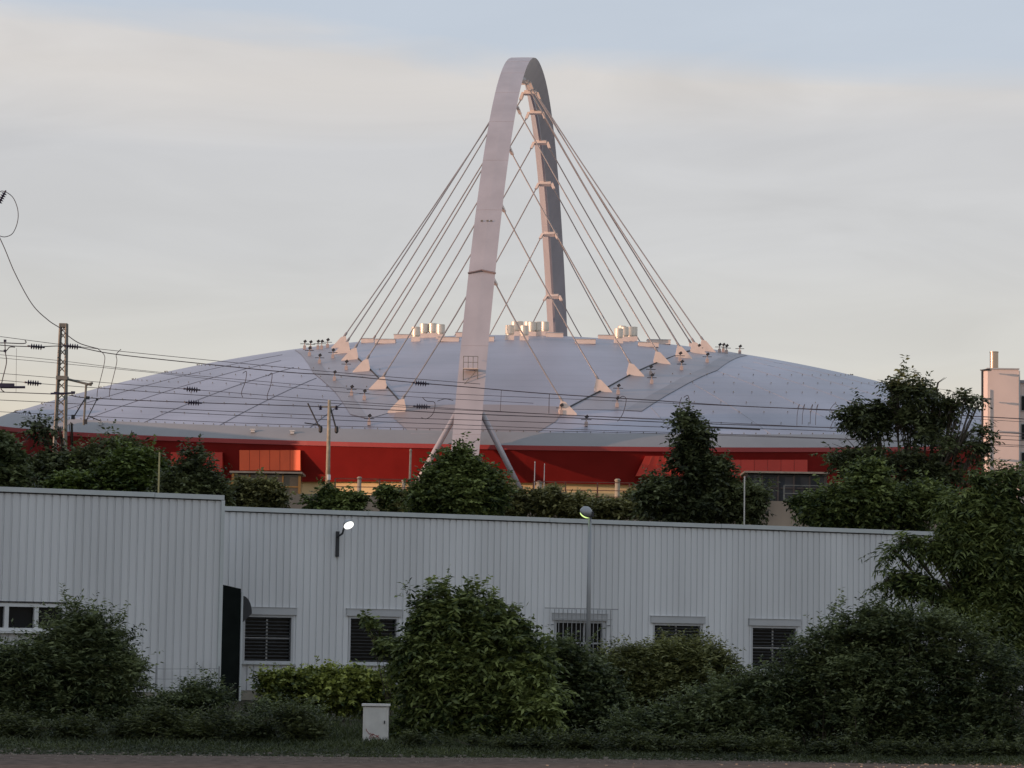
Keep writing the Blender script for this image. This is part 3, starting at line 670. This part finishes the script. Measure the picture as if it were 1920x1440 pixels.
jumper(w, d+.4, [(455,700),(462,697),(460,715),(453,735),(455,745)]); jumper(w, d+.4, [(503,705),(510,700),(508,720),(501,742),(503,750)])
jumper(w, d+.4, [(1030,738),(1029.5,752),(1029,775)]); jumper(w, d+.4, [(940,732),(939,752),(938,772)], .018)
jumper(w, d+.4, [(1160,748),(1168,743),(1174,750),(1168,775),(1158,790)])
jumper(w, d+.4, [(1282,745),(1290,742),(1292,758),(1286,775),(1280,790)]); jumper(w, d+.4, [(1278,745),(1274,760),(1282,772),(1281,790)])
for x in (1495, 1505, 1520, 1530): jumper(w, d+.4, [(x,766),(x+4,758),(x,775),(x-1,795+(x%4))], .018)
jumper(w, d+.4, [(1556,768),(1566,757),(1573,770),(1562,790),(1556,805)], .02)
w = wire('third wire from the top, thin and plain, left of the dome', d+.8, [(-80,657),(0,665),(110,676),(300,698),(640,727),(900,741),(1280,757),(1600,772),(2000,796)], .016)
w = wire('fourth wire from the top, thin, running close under the third', d+1.2, [(-80,663),(0,671),(110,681),(270,697),(640,735),(1000,756)], .016)
w = wire('fifth wire from the top, crossing the mast at its side arm', d+1.6, [(-80,694),(0,700),(110,709),(180,716),(420,735),(640,752),(1000,775),(1280,787)], .018)
w = wire('sixth wire from the top, carrying the insulator under the left bracket', d+2, [(-80,708),(0,713),(60,718),(110,722),(190,728),(357,740),(640,757),(850,768),(1280,789),(1640,806),(2000,822)], .02); insul(w, 61, 718, d+2); insul(w, 359, 730, d+2)
w = wire('seventh wire from the top, thick and straight across the dome', d+2.4, [(-80,732),(0,735),(120,740),(165,746),(345,754),(640,764),(850,775),(1060,783),(1280,793),(1600,803),(2000,815)], .03); insul(w, 362, 755, d+2.4, .03); insul(w, 790, 762, d+2.4, .03)
jumper(w, d+2.4, [(792,745),(800,752),(815,755),(812,775),(800,785),(790,783)]); jumper(w, d+2.4, [(820,752),(835,748),(850,751)])
w = wire('eighth wire from the top, low over the dome', d+2.8, [(-80,747),(0,750),(160,758),(400,770),(640,780),(960,790),(1280,802),(1430,804),(1640,812),(2000,830)], .022)
obj('section_rod', MB().tube([P(1285,799,d+2.8), P(1425,805,d+2.8)], .07, 6), M_dark, w)
w = wire('ninth wire from the top, thin, just over the eaves on the left', d+3.2, [(-80,768),(0,772),(200,782),(500,795),(800,803),(1200,812),(1640,826),(2000,842)], .018)
w = wire('tenth wire from the top, thin, ending at the tree on the right', d+3.6, [(300,772),(640,788),(850,796),(1100,806),(1330,813),(1560,822),(2000,838)], .02)
w = wire('short heavy wire with dark brackets at the left edge', d-.6, [(-60,646),(0,643),(45,644),(47,638)], .035)
jumper(w, d-.6, [(9,640),(10,660),(12,680),(5,710),(2,728),(8,735)], .035); jumper(w, d-.6, [(-10,657),(10,658),(18,651),(28,651)], .035); jumper(w, d-.6, [(31,653),(30.5,690),(30,735)], .012)
obj('bracket', MB().box(P(0, 722, d-.6), (1.9, .22, .24)).tube([P(0, 726, d-.6), P(47, 726, d-.6)], .09, 6), M_ins, w)
for q in ((9.5,639), (9.5,658)): obj('clamp', MB().box(P(*q, d-.6), (.16,.16,.16)), M_ins, w)
obj('bracket', MB().tube([P(95,738,d-.6), P(138,737,d-.6)], .07, 6).box(P(137,736,d-.6), (.26,.2,.16)).box(P(105,737,d-.6), (.26,.2,.16)), M_ins, w)

# ------------------------------------------------------------------ tower building on the right
d = 212; x0, x1 = XD(1852, d, 20), XD(1910, d, 20); zt = P(1875, 692, d).z
t = thing('stair_tower', ((x0+x1)/2, d, TERR), 'pale pink stair tower with a steel flue, at the right edge', 'building')
obj('wall', MB().box(((x0+x1)/2, d+1.25, (zt+TERR)/2), (x1-x0, 2.5, zt-TERR)), M_pink, t)
obj('coping', MB().box(((x0+x1)/2, d+1.25, zt+.03), (x1-x0+.12, 2.62, .1)), M_sill, t)
m = MB(); m.box((x1+.05, d-.02, (zt+TERR)/2), (.1, .12, zt-TERR-.2)); m.tube([(x0+.18, d-.06, TERR), (x0+.18, d-.06, zt-1.6)], .04, 6); obj('downpipe', m, M_sill, t)
fx = XD(1869, d, 24); m = MB(); m.lathe((fx, d+1.2, zt), [(.33,0), (.33, P(1869,664,d+2).z-zt), (.35, P(1869,664,d+2).z-zt+.02), (.35, P(1869,664,d+2).z-zt+.1)], 20); obj('flue', m, M_flue, t, smooth=False)
m = MB()
for yy in (694, 748, 802, 855): 
    q = P(1852, yy, d-.8); m.box(q, (.55, .22, .12)); m.tube([q, q+Vector((-.55,.2,.02))], .05, 5)
obj('bracket_lamp', m, M_steel, t)
# pipe mast in front of the tower
pm = XD(1842, d-1.2, 20); t2 = thing('lamp_pole', (pm, d-1.2, TERR), 'dark pole with lamps standing at the corner of the pink stair tower', 'pole')
obj('pole', MB().tube([(pm, d-1.2, TERR), (pm, d-1.2, P(1842,694,d-1.2).z)], .085, 8), M_dark, t2); obj('arm', MB().tube([(pm, d-1.2, P(1842,694,d-1.2).z), P(1856,692,d-1.2)], .06, 6), M_dark, t2)
# the car park block beside it, mostly out of the frame
bx = x1+.15; t = thing('office_wing', (bx+8, d+2, TERR), 'pink building with dark window bands, cut by the right edge', 'building')
zt2 = P(1916, 718, d+1).z
obj('wall', MB().box((bx+8, d+5, (zt2+TERR)/2), (16, 8, zt2-TERR)), M_pink, t)
for yy0, yy1 in ((741,771),(794,826),(847,880),(900,930)):
    za, zb = P(1914, yy1, d+1).z, P(1914, yy0, d+1).z
    wq = obj('window', MB().box((bx+8, d+.98, (za+zb)/2), (15.6, .1, zb-za)), M_sill, t); obj('pane', MB().box((bx+8, d+.9, (za+zb)/2), (15.5, .1, zb-za-.16)), M_glass, wq)
obj('roof_edge', MB().box((bx+8, d+5, zt2+.1), (16.2, 8.3, .22)), M_band, t)
# unseen blocks added left of the frame to shade the yard and red facade
def block(x0, x1, y0, y1, z1, label, base=0.):
    t = thing('shade_block', ((x0+x1)/2, (y0+y1)/2, base), label, 'building')
    obj('wall', MB().box(((x0+x1)/2, (y0+y1)/2, (base+z1)/2), (x1-x0, y1-y0, z1-base)), mat('block_render', (.40,.38,.35), .85, 0, .1, .3), t)
    obj('roof', MB().box(((x0+x1)/2, (y0+y1)/2, z1+.12), (x1-x0+.8, y1-y0+.8, .24)), M_band, t)
    n = int((y1-y0)/4)
    for k in range(int((z1-base)/3.1)):
        m = MB()
        for i in range(n): m.box((x1+.02, y0+(i+.5)*(y1-y0)/n, base+1.7+k*3.1), (.08, 1.4, 1.5))
        obj('window_row', m, M_glass, t)
block(-98, -67, 268.2, 345, 27.6, 'long added shade block farther along beside the arena, outside the picture', TERR)
block(-82, -56, 242, 268, 24.6, 'square added shade block beside the arena, outside the picture on the left', TERR)
block(-78, -60, 18, 150, 24, 'long grey added shade block standing left of the yard, outside the picture')

# ------------------------------------------------------------------ vegetation
def blob(px, py, rx, ry, d, rd=None):
    c = P(px, py, d); k = d/F; return (np.array(c), np.array([rx*k, (rd*k if rd else (rx+ry)/2*k), ry*k]))
def leaves(name, blobs, n, K, sl, ll, lw, m, parent, seed, droop=.25, up=.25, shell=.55, gap=.35, gs=1.6, floor=None, flat=.3, cl=26, cr=None, shoots=.11, sq=.6, stems=0, base=None, spread=.5):
    # sprays of leaflets gathered in clumps; the clumps fill the crown's volume unevenly and single shoots stick out of it
    g = np.random.default_rng(seed); cr = cr or sl*.9
    R0 = np.array([np.maximum(r-.2*sl-cr*.5, .35*r) for _, r in blobs]); C0 = np.array([c for c, _ in blobs])
    area = np.array([(r[0]*r[1]*r[2])**(2/3) for r in R0]); pr = area**.85; pr /= pr.sum()
    nc = max(6, int(n*1.6/cl)); bi = g.choice(len(blobs), nc, p=pr)
    D = g.normal(size=(nc, 3)); D /= np.linalg.norm(D, axis=1)[:, None]
    rad = (1 - shell*g.random(nc)**1.5) * (1 + .30*g.normal(size=nc)*.5)
    CC = C0[bi] + D*R0[bi]*rad[:, None]
    ph = g.random((6, 3))*6.28; fr = (g.normal(size=(6, 3)))*gs; nz = sum(np.sin(CC@fr[i] + ph[i, 0]) for i in range(6))/6
    keep = nz > (-.60 + gap*g.random(nc)*1.1)
    CC = CC[keep]; CD = D[keep]; nz = nz[keep]; cm = np.ones(len(CC))
    if stems:                                # arching stems fanned out from the foot; leaf clumps thin out towards their tips
        sb_ = g.integers(0, len(blobs), stems); sd_ = g.normal(size=(stems, 3)); sd_[:, 2] = np.abs(sd_[:, 2])*1.2; sd_ /= np.linalg.norm(sd_, axis=1)[:, None]
        end = C0[sb_] + sd_*R0[sb_]*(.85+.5*g.random(stems))[:, None] + sd_*cr*.6; st = np.array(base)[None] + np.stack([(end[:, 0]-base[0])*spread + g.normal(size=stems)*.15, (end[:, 1]-base[1])*spread, 0*sb_], 1)
        mid_ = (st+end)/2 + np.stack([-(end-st)[:, 0]*.12, 0*sb_, (end-st)[:, 2]*.18], 1); tb = MB(); xs, xd, xr = [], [], []
        for a_, m_, e_ in zip(st, mid_, end):
            tt = np.linspace(0, 1, 7)[:, None]; q = (1-tt)**2*a_ + 2*tt*(1-tt)*m_ + tt**2*e_; tb.tube([tuple(p) for p in q], .016, 4, False, r2=.004)
            ln = np.linalg.norm(e_-a_); k_ = max(3, int(ln*.7/(cr*.9)))
            for t_ in np.linspace(.35, 1, k_):
                xs.append((1-t_)**2*a_ + 2*t_*(1-t_)*m_ + t_**2*e_ + g.normal(size=3)*cr*.15); xd.append((e_-m_)/np.linalg.norm(e_-m_)); xr.append(1.0-.62*max(0, t_-.45)/.55)
        obj('twigs', tb, M_bark, parent)
        CC = np.concatenate([CC, xs]); CD = np.concatenate([CD, xd]); cm = np.concatenate([cm, xr]); nz = np.concatenate([nz, g.normal(size=len(xs))*.3])
    pc = cm**1.6; ci = g.choice(len(CC), n, p=pc/pc.sum()); cs = cr*cm*(.55+.9*g.random(len(CC)))
    o = g.normal(size=(n, 3)); o /= np.linalg.norm(o, axis=1)[:, None]; o *= (g.random(n)**.5)[:, None]
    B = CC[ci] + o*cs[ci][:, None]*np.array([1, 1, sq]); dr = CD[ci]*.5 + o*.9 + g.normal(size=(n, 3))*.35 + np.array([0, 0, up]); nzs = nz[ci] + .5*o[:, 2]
    Ls = sl*(.6+.8*g.random(n))
    ns = int(len(CC)*shoots*8)                # shoots: longer twigs growing outward and up from the outer clumps
    sj = g.integers(0, len(CC), ns)
    def batch(B, dr, Ls, K, nzs, bend):
        S = len(B); dr = dr/np.linalg.norm(dr, axis=1)[:, None]
        side = np.cross(dr, np.array([0, 0, 1.])) + 1e-6; side /= np.linalg.norm(side, axis=1)[:, None]
        t = (np.arange(K)+.6)/K; sg = np.where(np.arange(K) % 2 == 0, 1., -1.)
        pos = B[:, None, :] + dr[:, None, :]*(Ls[:, None]*t)[..., None] + np.array([0, 0, -1.])*(bend*Ls[:, None]*t**2)[..., None]
        ld = dr[:, None, :]*.55 + side[:, None, :]*sg[None, :, None] + g.normal(size=(S, K, 3))*.35 - np.array([0, 0, droop*.9]); ld /= np.linalg.norm(ld, axis=2)[..., None]
        nr = np.array([0, 0, 1.]) + g.normal(size=(S, K, 3))*flat*2; w = np.cross(ld, nr); w /= np.linalg.norm(w, axis=2)[..., None]+1e-9
        l_ = ll*(.65+.7*g.random((S, K)))[..., None]; ww = lw*(.7+.6*g.random((S, K)))[..., None]*.5
        mid = pos + ld*l_*.45; tip = pos + ld*l_ - np.array([0, 0, 1.])*l_*.12
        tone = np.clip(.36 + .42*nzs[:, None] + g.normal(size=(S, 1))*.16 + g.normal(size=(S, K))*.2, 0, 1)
        return np.stack([pos, mid+w*ww, tip, mid-w*ww], axis=2).reshape(-1, 3), tone.ravel()
    V1, t1 = batch(B, dr, Ls, K, nzs, droop)
    V2, t2 = batch(CC[sj], CD[sj]*.9 + g.normal(size=(ns, 3))*.35 + np.array([0, 0, up+.45]), (cs[sj]+sl*(.8+1.1*g.random(ns))), int(K*1.6), nz[sj]+.2, droop*.7)
    V = np.concatenate([V1, V2]); tone = np.concatenate([t1, t2])
    if floor is not None:
        ok = V.reshape(-1, 4, 3)[:, :, 2].min(axis=1) > floor; V = V.reshape(-1, 4, 3)[ok].reshape(-1, 3); tone = tone[ok]
    V = V - np.array(worigin(parent))
    nf = len(V)//4; me = bpy.data.meshes.new(name)
    me.vertices.add(len(V)); me.vertices.foreach_set('co', V.astype(np.float32).ravel())
    me.loops.add(len(V)); me.loops.foreach_set('vertex_index', np.arange(len(V), dtype=np.int32))
    me.polygons.add(nf); me.polygons.foreach_set('loop_start', np.arange(0, len(V), 4, dtype=np.int32)); me.polygons.foreach_set('loop_total', np.full(nf, 4, dtype=np.int32))
    at_ = me.attributes.new('tone', 'FLOAT', 'FACE'); at_.data.foreach_set('value', tone.astype(np.float32))
    me.update(); me.validate(); me.materials.append(m)
    o = bpy.data.objects.new(name, me); COL.objects.link(o); o.parent = parent; return o
def limbs(t, base, blobs, r, seed, nm='trunk', crown_base=.45):
    g = random.Random(seed); m = MB(); top = max(b[0][2] for b in blobs); bx = Vector(base)
    cen = Vector(np.mean([b[0] for b in blobs], axis=0)); fork = bx.lerp(Vector((cen.x, cen.y, top)), crown_base)
    m.tube([bx, bx.lerp(fork, .5)+Vector((g.uniform(-.1,.1), 0, 0)), fork], r, 8, r2=r*.6)
    o = obj(nm, m, M_bark, t, smooth=True); m = MB()
    for c, rr in blobs:
        c = Vector(c); s = bx.lerp(fork, g.uniform(.55, 1)); e = c + Vector((0, 0, rr[2]*.55)); q = s.lerp(e, .5) + Vector((g.uniform(-.2,.2), g.uniform(-.2,.2), -.1))*float(rr[0])
        m.tube([s, q, e], r*.42, 6, r2=r*.09)
        for _ in range(5):
            v = Vector((g.uniform(-1,1)*rr[0]*.9, g.uniform(-1,1)*rr[1]*.9, g.uniform(-.2,.95)*rr[2])); m.tube([q.lerp(e, .4), c+v*.5+Vector((0,0,.1)), c+v], r*.14, 5, r2=r*.04)
    obj('limb', m, M_bark, t, smooth=True)
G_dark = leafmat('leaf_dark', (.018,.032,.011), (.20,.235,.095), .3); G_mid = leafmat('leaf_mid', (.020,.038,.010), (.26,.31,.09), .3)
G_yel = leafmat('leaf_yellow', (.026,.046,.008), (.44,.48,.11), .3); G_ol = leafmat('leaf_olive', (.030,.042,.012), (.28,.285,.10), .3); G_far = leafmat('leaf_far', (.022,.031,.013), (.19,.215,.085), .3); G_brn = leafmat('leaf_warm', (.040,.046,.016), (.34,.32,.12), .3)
def plant(name, cat, label, d, base_px, blobs, n, K, sl, ll, lw, m, seed, base_z=0., trunk=.1, group=None, crown_base=.45, part='crown', **kw):
    bl = [blob(*q, d) if len(q) == 4 else blob(q[0], q[1], q[2], q[3], d+q[4]) for q in blobs]
    base = Vector((XD(base_px, d, base_z+1), d, base_z)); t = thing(name, base, label, cat, group)
    limbs(t, base, bl, trunk, seed, 'trunk' if part == 'crown' else 'stem', crown_base); leaves(part, bl, n, K, sl, ll, lw, m, t, seed, floor=base_z+.02, base=tuple(base), **kw); return t
TG = 'trees behind the warehouse'; BG = 'bushes along the verge'; SG = 'shrubs on the railway bank'
# trees behind the warehouse
plant('tree', 'tree', 'tall dark tree with airy crown behind the warehouse, left of the pink tower', 128, 1700,
      [(1712,735,45,42),(1680,745,45,35),(1745,735,40,30),(1620,790,52,30),(1640,775,50,35),(1700,800,75,45),(1765,775,45,38),(1800,745,35,24),(1822,770,28,32),(1800,830,55,50),(1700,870,95,55),(1615,860,65,45),(1760,900,85,55),(1640,930,70,45),(1600,880,50,40),(1830,850,20,50)],
      2900, 10, .60, .26, .10, G_far, 11, trunk=.24, group=TG, gap=.6, gs=1.5, droop=.4, shell=.9, cl=28, cr=.36, sq=.5)
plant('tree', 'tree', 'slim young tree with a bare topknot behind the warehouse, right of the arch', 118, 1300,
      [(1288,795,20,14),(1302,818,30,24),(1290,830,20,22),(1300,866,28,26),(1345,878,22,16),(1284,880,28,28),(1325,900,44,40),(1262,915,46,20),(1300,940,95,40),(1385,935,40,32),(1228,925,30,13),(1400,950,30,22)],
      4200, 10, .55, .22, .11, G_far, 12, trunk=.16, group=TG, gap=.5, gs=1.6, shell=.75)
plant('tree', 'tree', 'round leafy tree hiding the foot of the near arch leg', 108, 860,
      [(860,855,22,18),(872,862,20,18),(858,880,48,26),(905,885,30,26),(830,905,45,32),(885,915,60,40),(850,940,85,40),(800,925,25,30),(915,930,30,35)],
      4200, 10, .45, .19, .11, G_mid, 13, trunk=.15, group=TG, gap=.4, gs=2, shell=.7)
plant('tree', 'tree', 'dark broad tree on the left, in front of the lattice mast foot', 124, 150,
      [(112,806,12,8),(80,802,10,7),(133,798,8,6),(170,874,70,28),(95,884,50,30),(205,858,42,20),(248,815,6,8),(238,836,18,10),(65,905,45,30),(140,910,100,36),(250,885,55,45),(190,826,12,7),(115,832,20,14)],
      5600, 10, .6, .24, .12, G_far, 14, trunk=.2, group=TG, gap=.4, gs=1.4, shell=.8)
plant('tree', 'tree', 'yellow green tree on the left, next to the thin roof rod', 116, 270,
      [(265,868,42,30),(245,888,46,36),(300,888,32,30),(270,915,70,30),(150,910,60,25)], 3000, 10, .5, .2, .11, leafmat('leaf_lime', (.03,.05,.014), (.20,.26,.055)), 15, trunk=.15, group=TG, gap=.35, gs=1.8, shell=.7)
plant('tree', 'tree', 'dark pointed tree between the roof rod and the orange box', 112, 370,
      [(367,862,12,18),(364,888,28,20),(380,912,36,26),(350,925,55,26),(403,938,22,20)], 2600, 10, .5, .2, .1, G_far, 16, trunk=.14, group=TG, gap=.35, gs=1.8, shell=.7)
plant('tree', 'tree', 'black leafed tree at the left edge with sky showing through', 100, 5,
      [(-5,842,26,26),(8,858,20,24),(0,882,26,28),(15,905,30,18),(50,905,30,16)], 1300, 9, .5, .22, .13, G_dark, 17, trunk=.15, group=TG, gap=.9, gs=2.2, shell=.8)
plant('tree', 'tree', 'bushy green tree behind the warehouse, below the tall airy tree', 112, 1620,
      [(1625,905,45,30),(1610,940,60,40),(1680,945,70,40),(1560,955,55,32),(1530,960,35,22),(1740,930,50,40),(1650,975,90,25),(1640,890,25,25)], 4200, 10, .5, .2, .11, G_mid, 18, trunk=.15, group=TG, gap=.45, gs=1.8, shell=.7)
# shrubs on and below the railway wall
for i, (lab, px, bl, n, mm, dd) in enumerate([
    ('olive shrub right of the ribbed wing corner, below the orange box', 480, [(455,930,35,26),(490,928,45,26),(520,940,30,20),(445,955,30,25),(500,950,45,18)], 1500, G_brn, 128),
    ('small dark shrub before the railway wall, at the foot of the catenary pole', 625, [(618,925,14,16),(610,945,32,18),(640,945,30,16),(668,940,14,12),(630,955,45,12)], 1000, G_mid, 126),
    ('narrow dark shrub before the yellow lit railing', 727, [(727,925,9,16),(728,945,12,18)], 300, G_mid, 126),
    ('low reddish shrub left of the round leafy tree', 765, [(765,940,32,14),(750,955,40,12),(790,950,20,18)], 600, G_brn, 126),
    ('yellowish shrub right of the round leafy tree', 985, [(950,930,24,20),(985,935,40,22),(1030,940,35,22),(960,955,45,18),(1040,925,14,14),(1070,950,40,16)], 1800, G_brn, 126),
    ('low shrub behind the round street lamp head', 1130, [(1090,955,40,16),(1130,955,45,16),(1180,955,35,14),(1120,965,60,12)], 1100, G_brn, 128),
    ('dry shrub with pale twigs beside the slim tree', 1225, [(1205,950,26,16),(1235,945,30,14),(1220,965,40,12),(1190,935,18,14)], 700, G_brn, 130),
    ('green shrub before the beige railway wall, below the blue pavilion', 1535, [(1520,950,25,18),(1500,940,22,12),(1560,940,35,18),(1550,965,50,18)], 1000, G_mid, 130)]):
    plant('shrub', 'shrub', lab, dd, px, bl, n, 9, .4, .2, .11, mm, 30+i, base_z=5.2 if False else 0., trunk=.07, group=SG, part='foliage', gap=.75, gs=2.6, shell=.9, crown_base=.8, cr=.24, cl=18, shoots=.16)
# bushes on the verge
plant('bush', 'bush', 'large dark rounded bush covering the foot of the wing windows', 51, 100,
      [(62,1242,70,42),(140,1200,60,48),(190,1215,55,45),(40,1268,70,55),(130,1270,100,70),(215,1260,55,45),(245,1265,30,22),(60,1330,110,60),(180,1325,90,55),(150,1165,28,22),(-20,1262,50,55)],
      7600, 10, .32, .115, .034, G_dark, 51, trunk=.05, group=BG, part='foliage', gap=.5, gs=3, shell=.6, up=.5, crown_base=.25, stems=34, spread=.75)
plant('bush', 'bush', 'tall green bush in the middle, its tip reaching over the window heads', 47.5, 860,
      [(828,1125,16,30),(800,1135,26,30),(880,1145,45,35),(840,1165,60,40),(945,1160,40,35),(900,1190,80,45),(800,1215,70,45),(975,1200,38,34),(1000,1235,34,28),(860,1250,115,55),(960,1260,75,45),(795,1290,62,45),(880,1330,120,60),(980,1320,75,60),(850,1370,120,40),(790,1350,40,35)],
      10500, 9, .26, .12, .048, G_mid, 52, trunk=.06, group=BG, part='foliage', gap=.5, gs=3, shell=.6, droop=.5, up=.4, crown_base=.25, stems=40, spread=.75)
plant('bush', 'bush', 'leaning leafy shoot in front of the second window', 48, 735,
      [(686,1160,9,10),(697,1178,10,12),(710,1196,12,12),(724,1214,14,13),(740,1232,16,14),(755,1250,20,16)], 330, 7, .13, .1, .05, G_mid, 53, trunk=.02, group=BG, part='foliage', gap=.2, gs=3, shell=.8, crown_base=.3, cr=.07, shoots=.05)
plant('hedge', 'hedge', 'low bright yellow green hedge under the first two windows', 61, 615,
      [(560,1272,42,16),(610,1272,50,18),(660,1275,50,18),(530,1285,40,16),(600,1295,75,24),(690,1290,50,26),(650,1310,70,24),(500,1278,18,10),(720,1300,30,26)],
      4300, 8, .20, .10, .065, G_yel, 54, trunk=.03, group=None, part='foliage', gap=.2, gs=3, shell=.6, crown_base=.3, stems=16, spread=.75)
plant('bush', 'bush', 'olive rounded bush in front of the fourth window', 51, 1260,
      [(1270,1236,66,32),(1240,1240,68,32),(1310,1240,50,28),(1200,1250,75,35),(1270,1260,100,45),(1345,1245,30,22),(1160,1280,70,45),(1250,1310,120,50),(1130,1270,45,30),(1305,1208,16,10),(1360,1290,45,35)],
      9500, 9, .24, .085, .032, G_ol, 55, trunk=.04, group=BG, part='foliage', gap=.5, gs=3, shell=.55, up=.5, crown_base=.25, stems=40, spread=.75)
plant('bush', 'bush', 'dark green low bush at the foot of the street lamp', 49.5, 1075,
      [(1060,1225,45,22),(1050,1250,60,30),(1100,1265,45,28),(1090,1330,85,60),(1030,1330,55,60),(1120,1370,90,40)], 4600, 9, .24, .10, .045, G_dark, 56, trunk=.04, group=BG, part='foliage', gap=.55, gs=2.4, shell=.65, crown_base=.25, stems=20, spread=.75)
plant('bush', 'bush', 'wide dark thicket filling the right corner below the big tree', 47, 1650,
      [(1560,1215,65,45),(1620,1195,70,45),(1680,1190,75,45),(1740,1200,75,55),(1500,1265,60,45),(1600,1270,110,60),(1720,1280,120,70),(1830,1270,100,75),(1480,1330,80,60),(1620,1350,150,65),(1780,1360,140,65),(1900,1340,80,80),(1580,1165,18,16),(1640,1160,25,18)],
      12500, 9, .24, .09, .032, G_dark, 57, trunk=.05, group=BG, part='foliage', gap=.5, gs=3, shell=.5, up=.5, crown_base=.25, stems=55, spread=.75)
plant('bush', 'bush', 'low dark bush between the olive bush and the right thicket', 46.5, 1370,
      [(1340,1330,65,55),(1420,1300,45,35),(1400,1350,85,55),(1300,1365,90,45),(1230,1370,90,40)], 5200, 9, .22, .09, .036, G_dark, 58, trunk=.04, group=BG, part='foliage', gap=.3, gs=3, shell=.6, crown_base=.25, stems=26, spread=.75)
plant('weeds', 'weeds', 'straggling dark weeds between the left bush and the entrance screen', 56, 350,
      [(320,1330,55,24),(380,1320,50,22),(365,1302,30,12),(415,1315,28,20),(460,1345,60,20),(395,1290,18,10),(440,1300,14,12),(300,1345,60,20),(540,1350,70,18)], 2600, 8, .28, .085, .035, G_dark, 59, trunk=.02, group=None, part='foliage', gap=.4, gs=3, shell=.85, up=.9, crown_base=.3)
plant('weeds', 'weeds', 'dark ragged weeds along the road below the left bush and the hedge', 46.2, 330,
      [(30,1372,60,26),(140,1375,60,24),(250,1375,60,24),(360,1378,60,24),(470,1376,60,26),(580,1378,60,22),(420,1355,40,16),(300,1352,40,16),(540,1350,50,16)], 3600, 7, .20, .10, .022, leafmat('leaf_weed', (.016,.026,.010), (.15,.17,.06), .3), 71, trunk=.01, group=None, part='foliage', gap=.5, gs=4, shell=.9, up=1.3, crown_base=.3, shoots=.2)
plant('weeds', 'weeds', 'low dark weeds along the road below the middle bushes', 44.6, 950,
      [(760,1395,40,12),(860,1398,60,12),(980,1400,60,12),(1100,1400,60,14),(1220,1402,60,14),(1340,1404,60,12)], 1900, 7, .16, .09, .024, leafmat('leaf_weed', (0,0,0), (0,0,0)), 72, trunk=.01, group=None, part='foliage', gap=.5, gs=4, shell=.9, up=1.2, crown_base=.3, shoots=.2)
plant('weeds', 'weeds', 'low dark weeds along the road below the right thicket', 44.6, 1620,
      [(1440,1408,60,12),(1560,1410,60,12),(1680,1412,60,12),(1800,1414,60,12),(1890,1416,50,12)], 1700, 7, .16, .09, .024, leafmat('leaf_weed', (0,0,0), (0,0,0)), 73, trunk=.01, group=None, part='foliage', gap=.5, gs=4, shell=.9, up=1.2, crown_base=.3, shoots=.2)
plant('tree', 'tree', 'large feathery tree at the right edge with boughs reaching over the warehouse', 54, 1895,
      [(1865,905,50,18),(1900,890,30,14),(1850,950,70,32),(1790,950,36,16),(1890,985,70,40),(1830,1005,70,30),(1795,985,40,18),(1880,1040,80,45),(1735,1028,34,17),(1698,1022,26,14),(1672,1036,14,10),(1765,1036,34,15),(1808,1048,26,16),(1722,1094,34,15),(1688,1090,26,14),(1664,1097,12,12),(1765,1108,38,15),(1838,1100,45,34),(1890,1120,70,60),(1850,1150,70,42),(1900,1210,60,60),(1780,1130,45,22),(1930,1050,60,80)],
      10500, 12, .34, .14, .038, G_mid, 60, trunk=.16, group=None, part='crown', gap=.5, gs=2.6, shell=.7, droop=.6, up=.2, crown_base=.5, cr=.15, cl=20, shoots=.03)
# grass of the verge
g = np.random.default_rng(5); n = 52000
gx = g.uniform(-13, 13, n); gy = 41.2 + np.abs(g.normal(size=n))*6.0; gx *= gy/48; gy += np.where(gy < 46, .2*np.minimum(gx, 0)+1.0, 0); gy = np.where(gy > 70, 46+g.random(n)*20, gy)
cl = np.sin(gx*2.1+.4)*np.sin(gy*1.7)+np.sin(gx*.7+2)*.8; h = (.16 + .13*g.random(n) + .09*np.clip(cl, 0, 2)) * np.clip((gy-41.5)/8, .10, 1.3)
an = g.uniform(0, 6.28, n); wv = np.stack([np.cos(an), np.sin(an), 0*an], 1)*.011; lean = np.stack([g.normal(size=n)*.3, g.normal(size=n)*.3, 1+0*an], 1)*h[:, None]
b0 = np.stack([gx, gy, 0*gx], 1); V = np.stack([b0-wv, b0+wv, b0+lean*.55+wv*.7, b0+lean*.55-wv*.7, b0+lean*1.0+np.stack([g.normal(size=n)*.06, g.normal(size=n)*.06, 0*an], 1)], 1).reshape(-1, 3)
i0 = np.arange(n)*5; me = bpy.data.meshes.new('grass'); faces = [f for i in i0 for f in ((i, i+1, i+2, i+3), (i+3, i+2, i+4))]
me.from_pydata(V.tolist(), [], faces); at_ = me.attributes.new('tone', 'FLOAT', 'FACE'); at_.data.foreach_set('value', np.repeat(np.clip(.4+.25*cl/2+g.normal(size=n)*.2, 0, 1), 2).astype(np.float32))
me.materials.append(leafmat('grass_blade', (.014,.024,.008), (.11,.13,.045))); go = bpy.data.objects.new('grass', me); COL.objects.link(go); prop(go, 'dark rough grass along the road verge', 'grass', kind='stuff')
# pebbles and litter at the road edge
m = MB(); r3 = random.Random(9)
for i in range(1100):
    x = r3.uniform(-9.5, 9.5); y = roady(x) + r3.gauss(-.6, .9); s = r3.uniform(.008, .03); m.box((x, y, s*.4), (s*1.6, s*1.3, s), (Vector((math.cos(i), math.sin(i), 0)), Vector((-math.sin(i), math.cos(i), 0)), Z))
prop(obj('gravel', m, mat('pebble', (.21,.18,.15), .9, 0, .5, 30)), 'loose pale stones scattered along the edge of the road', 'gravel', kind='stuff')
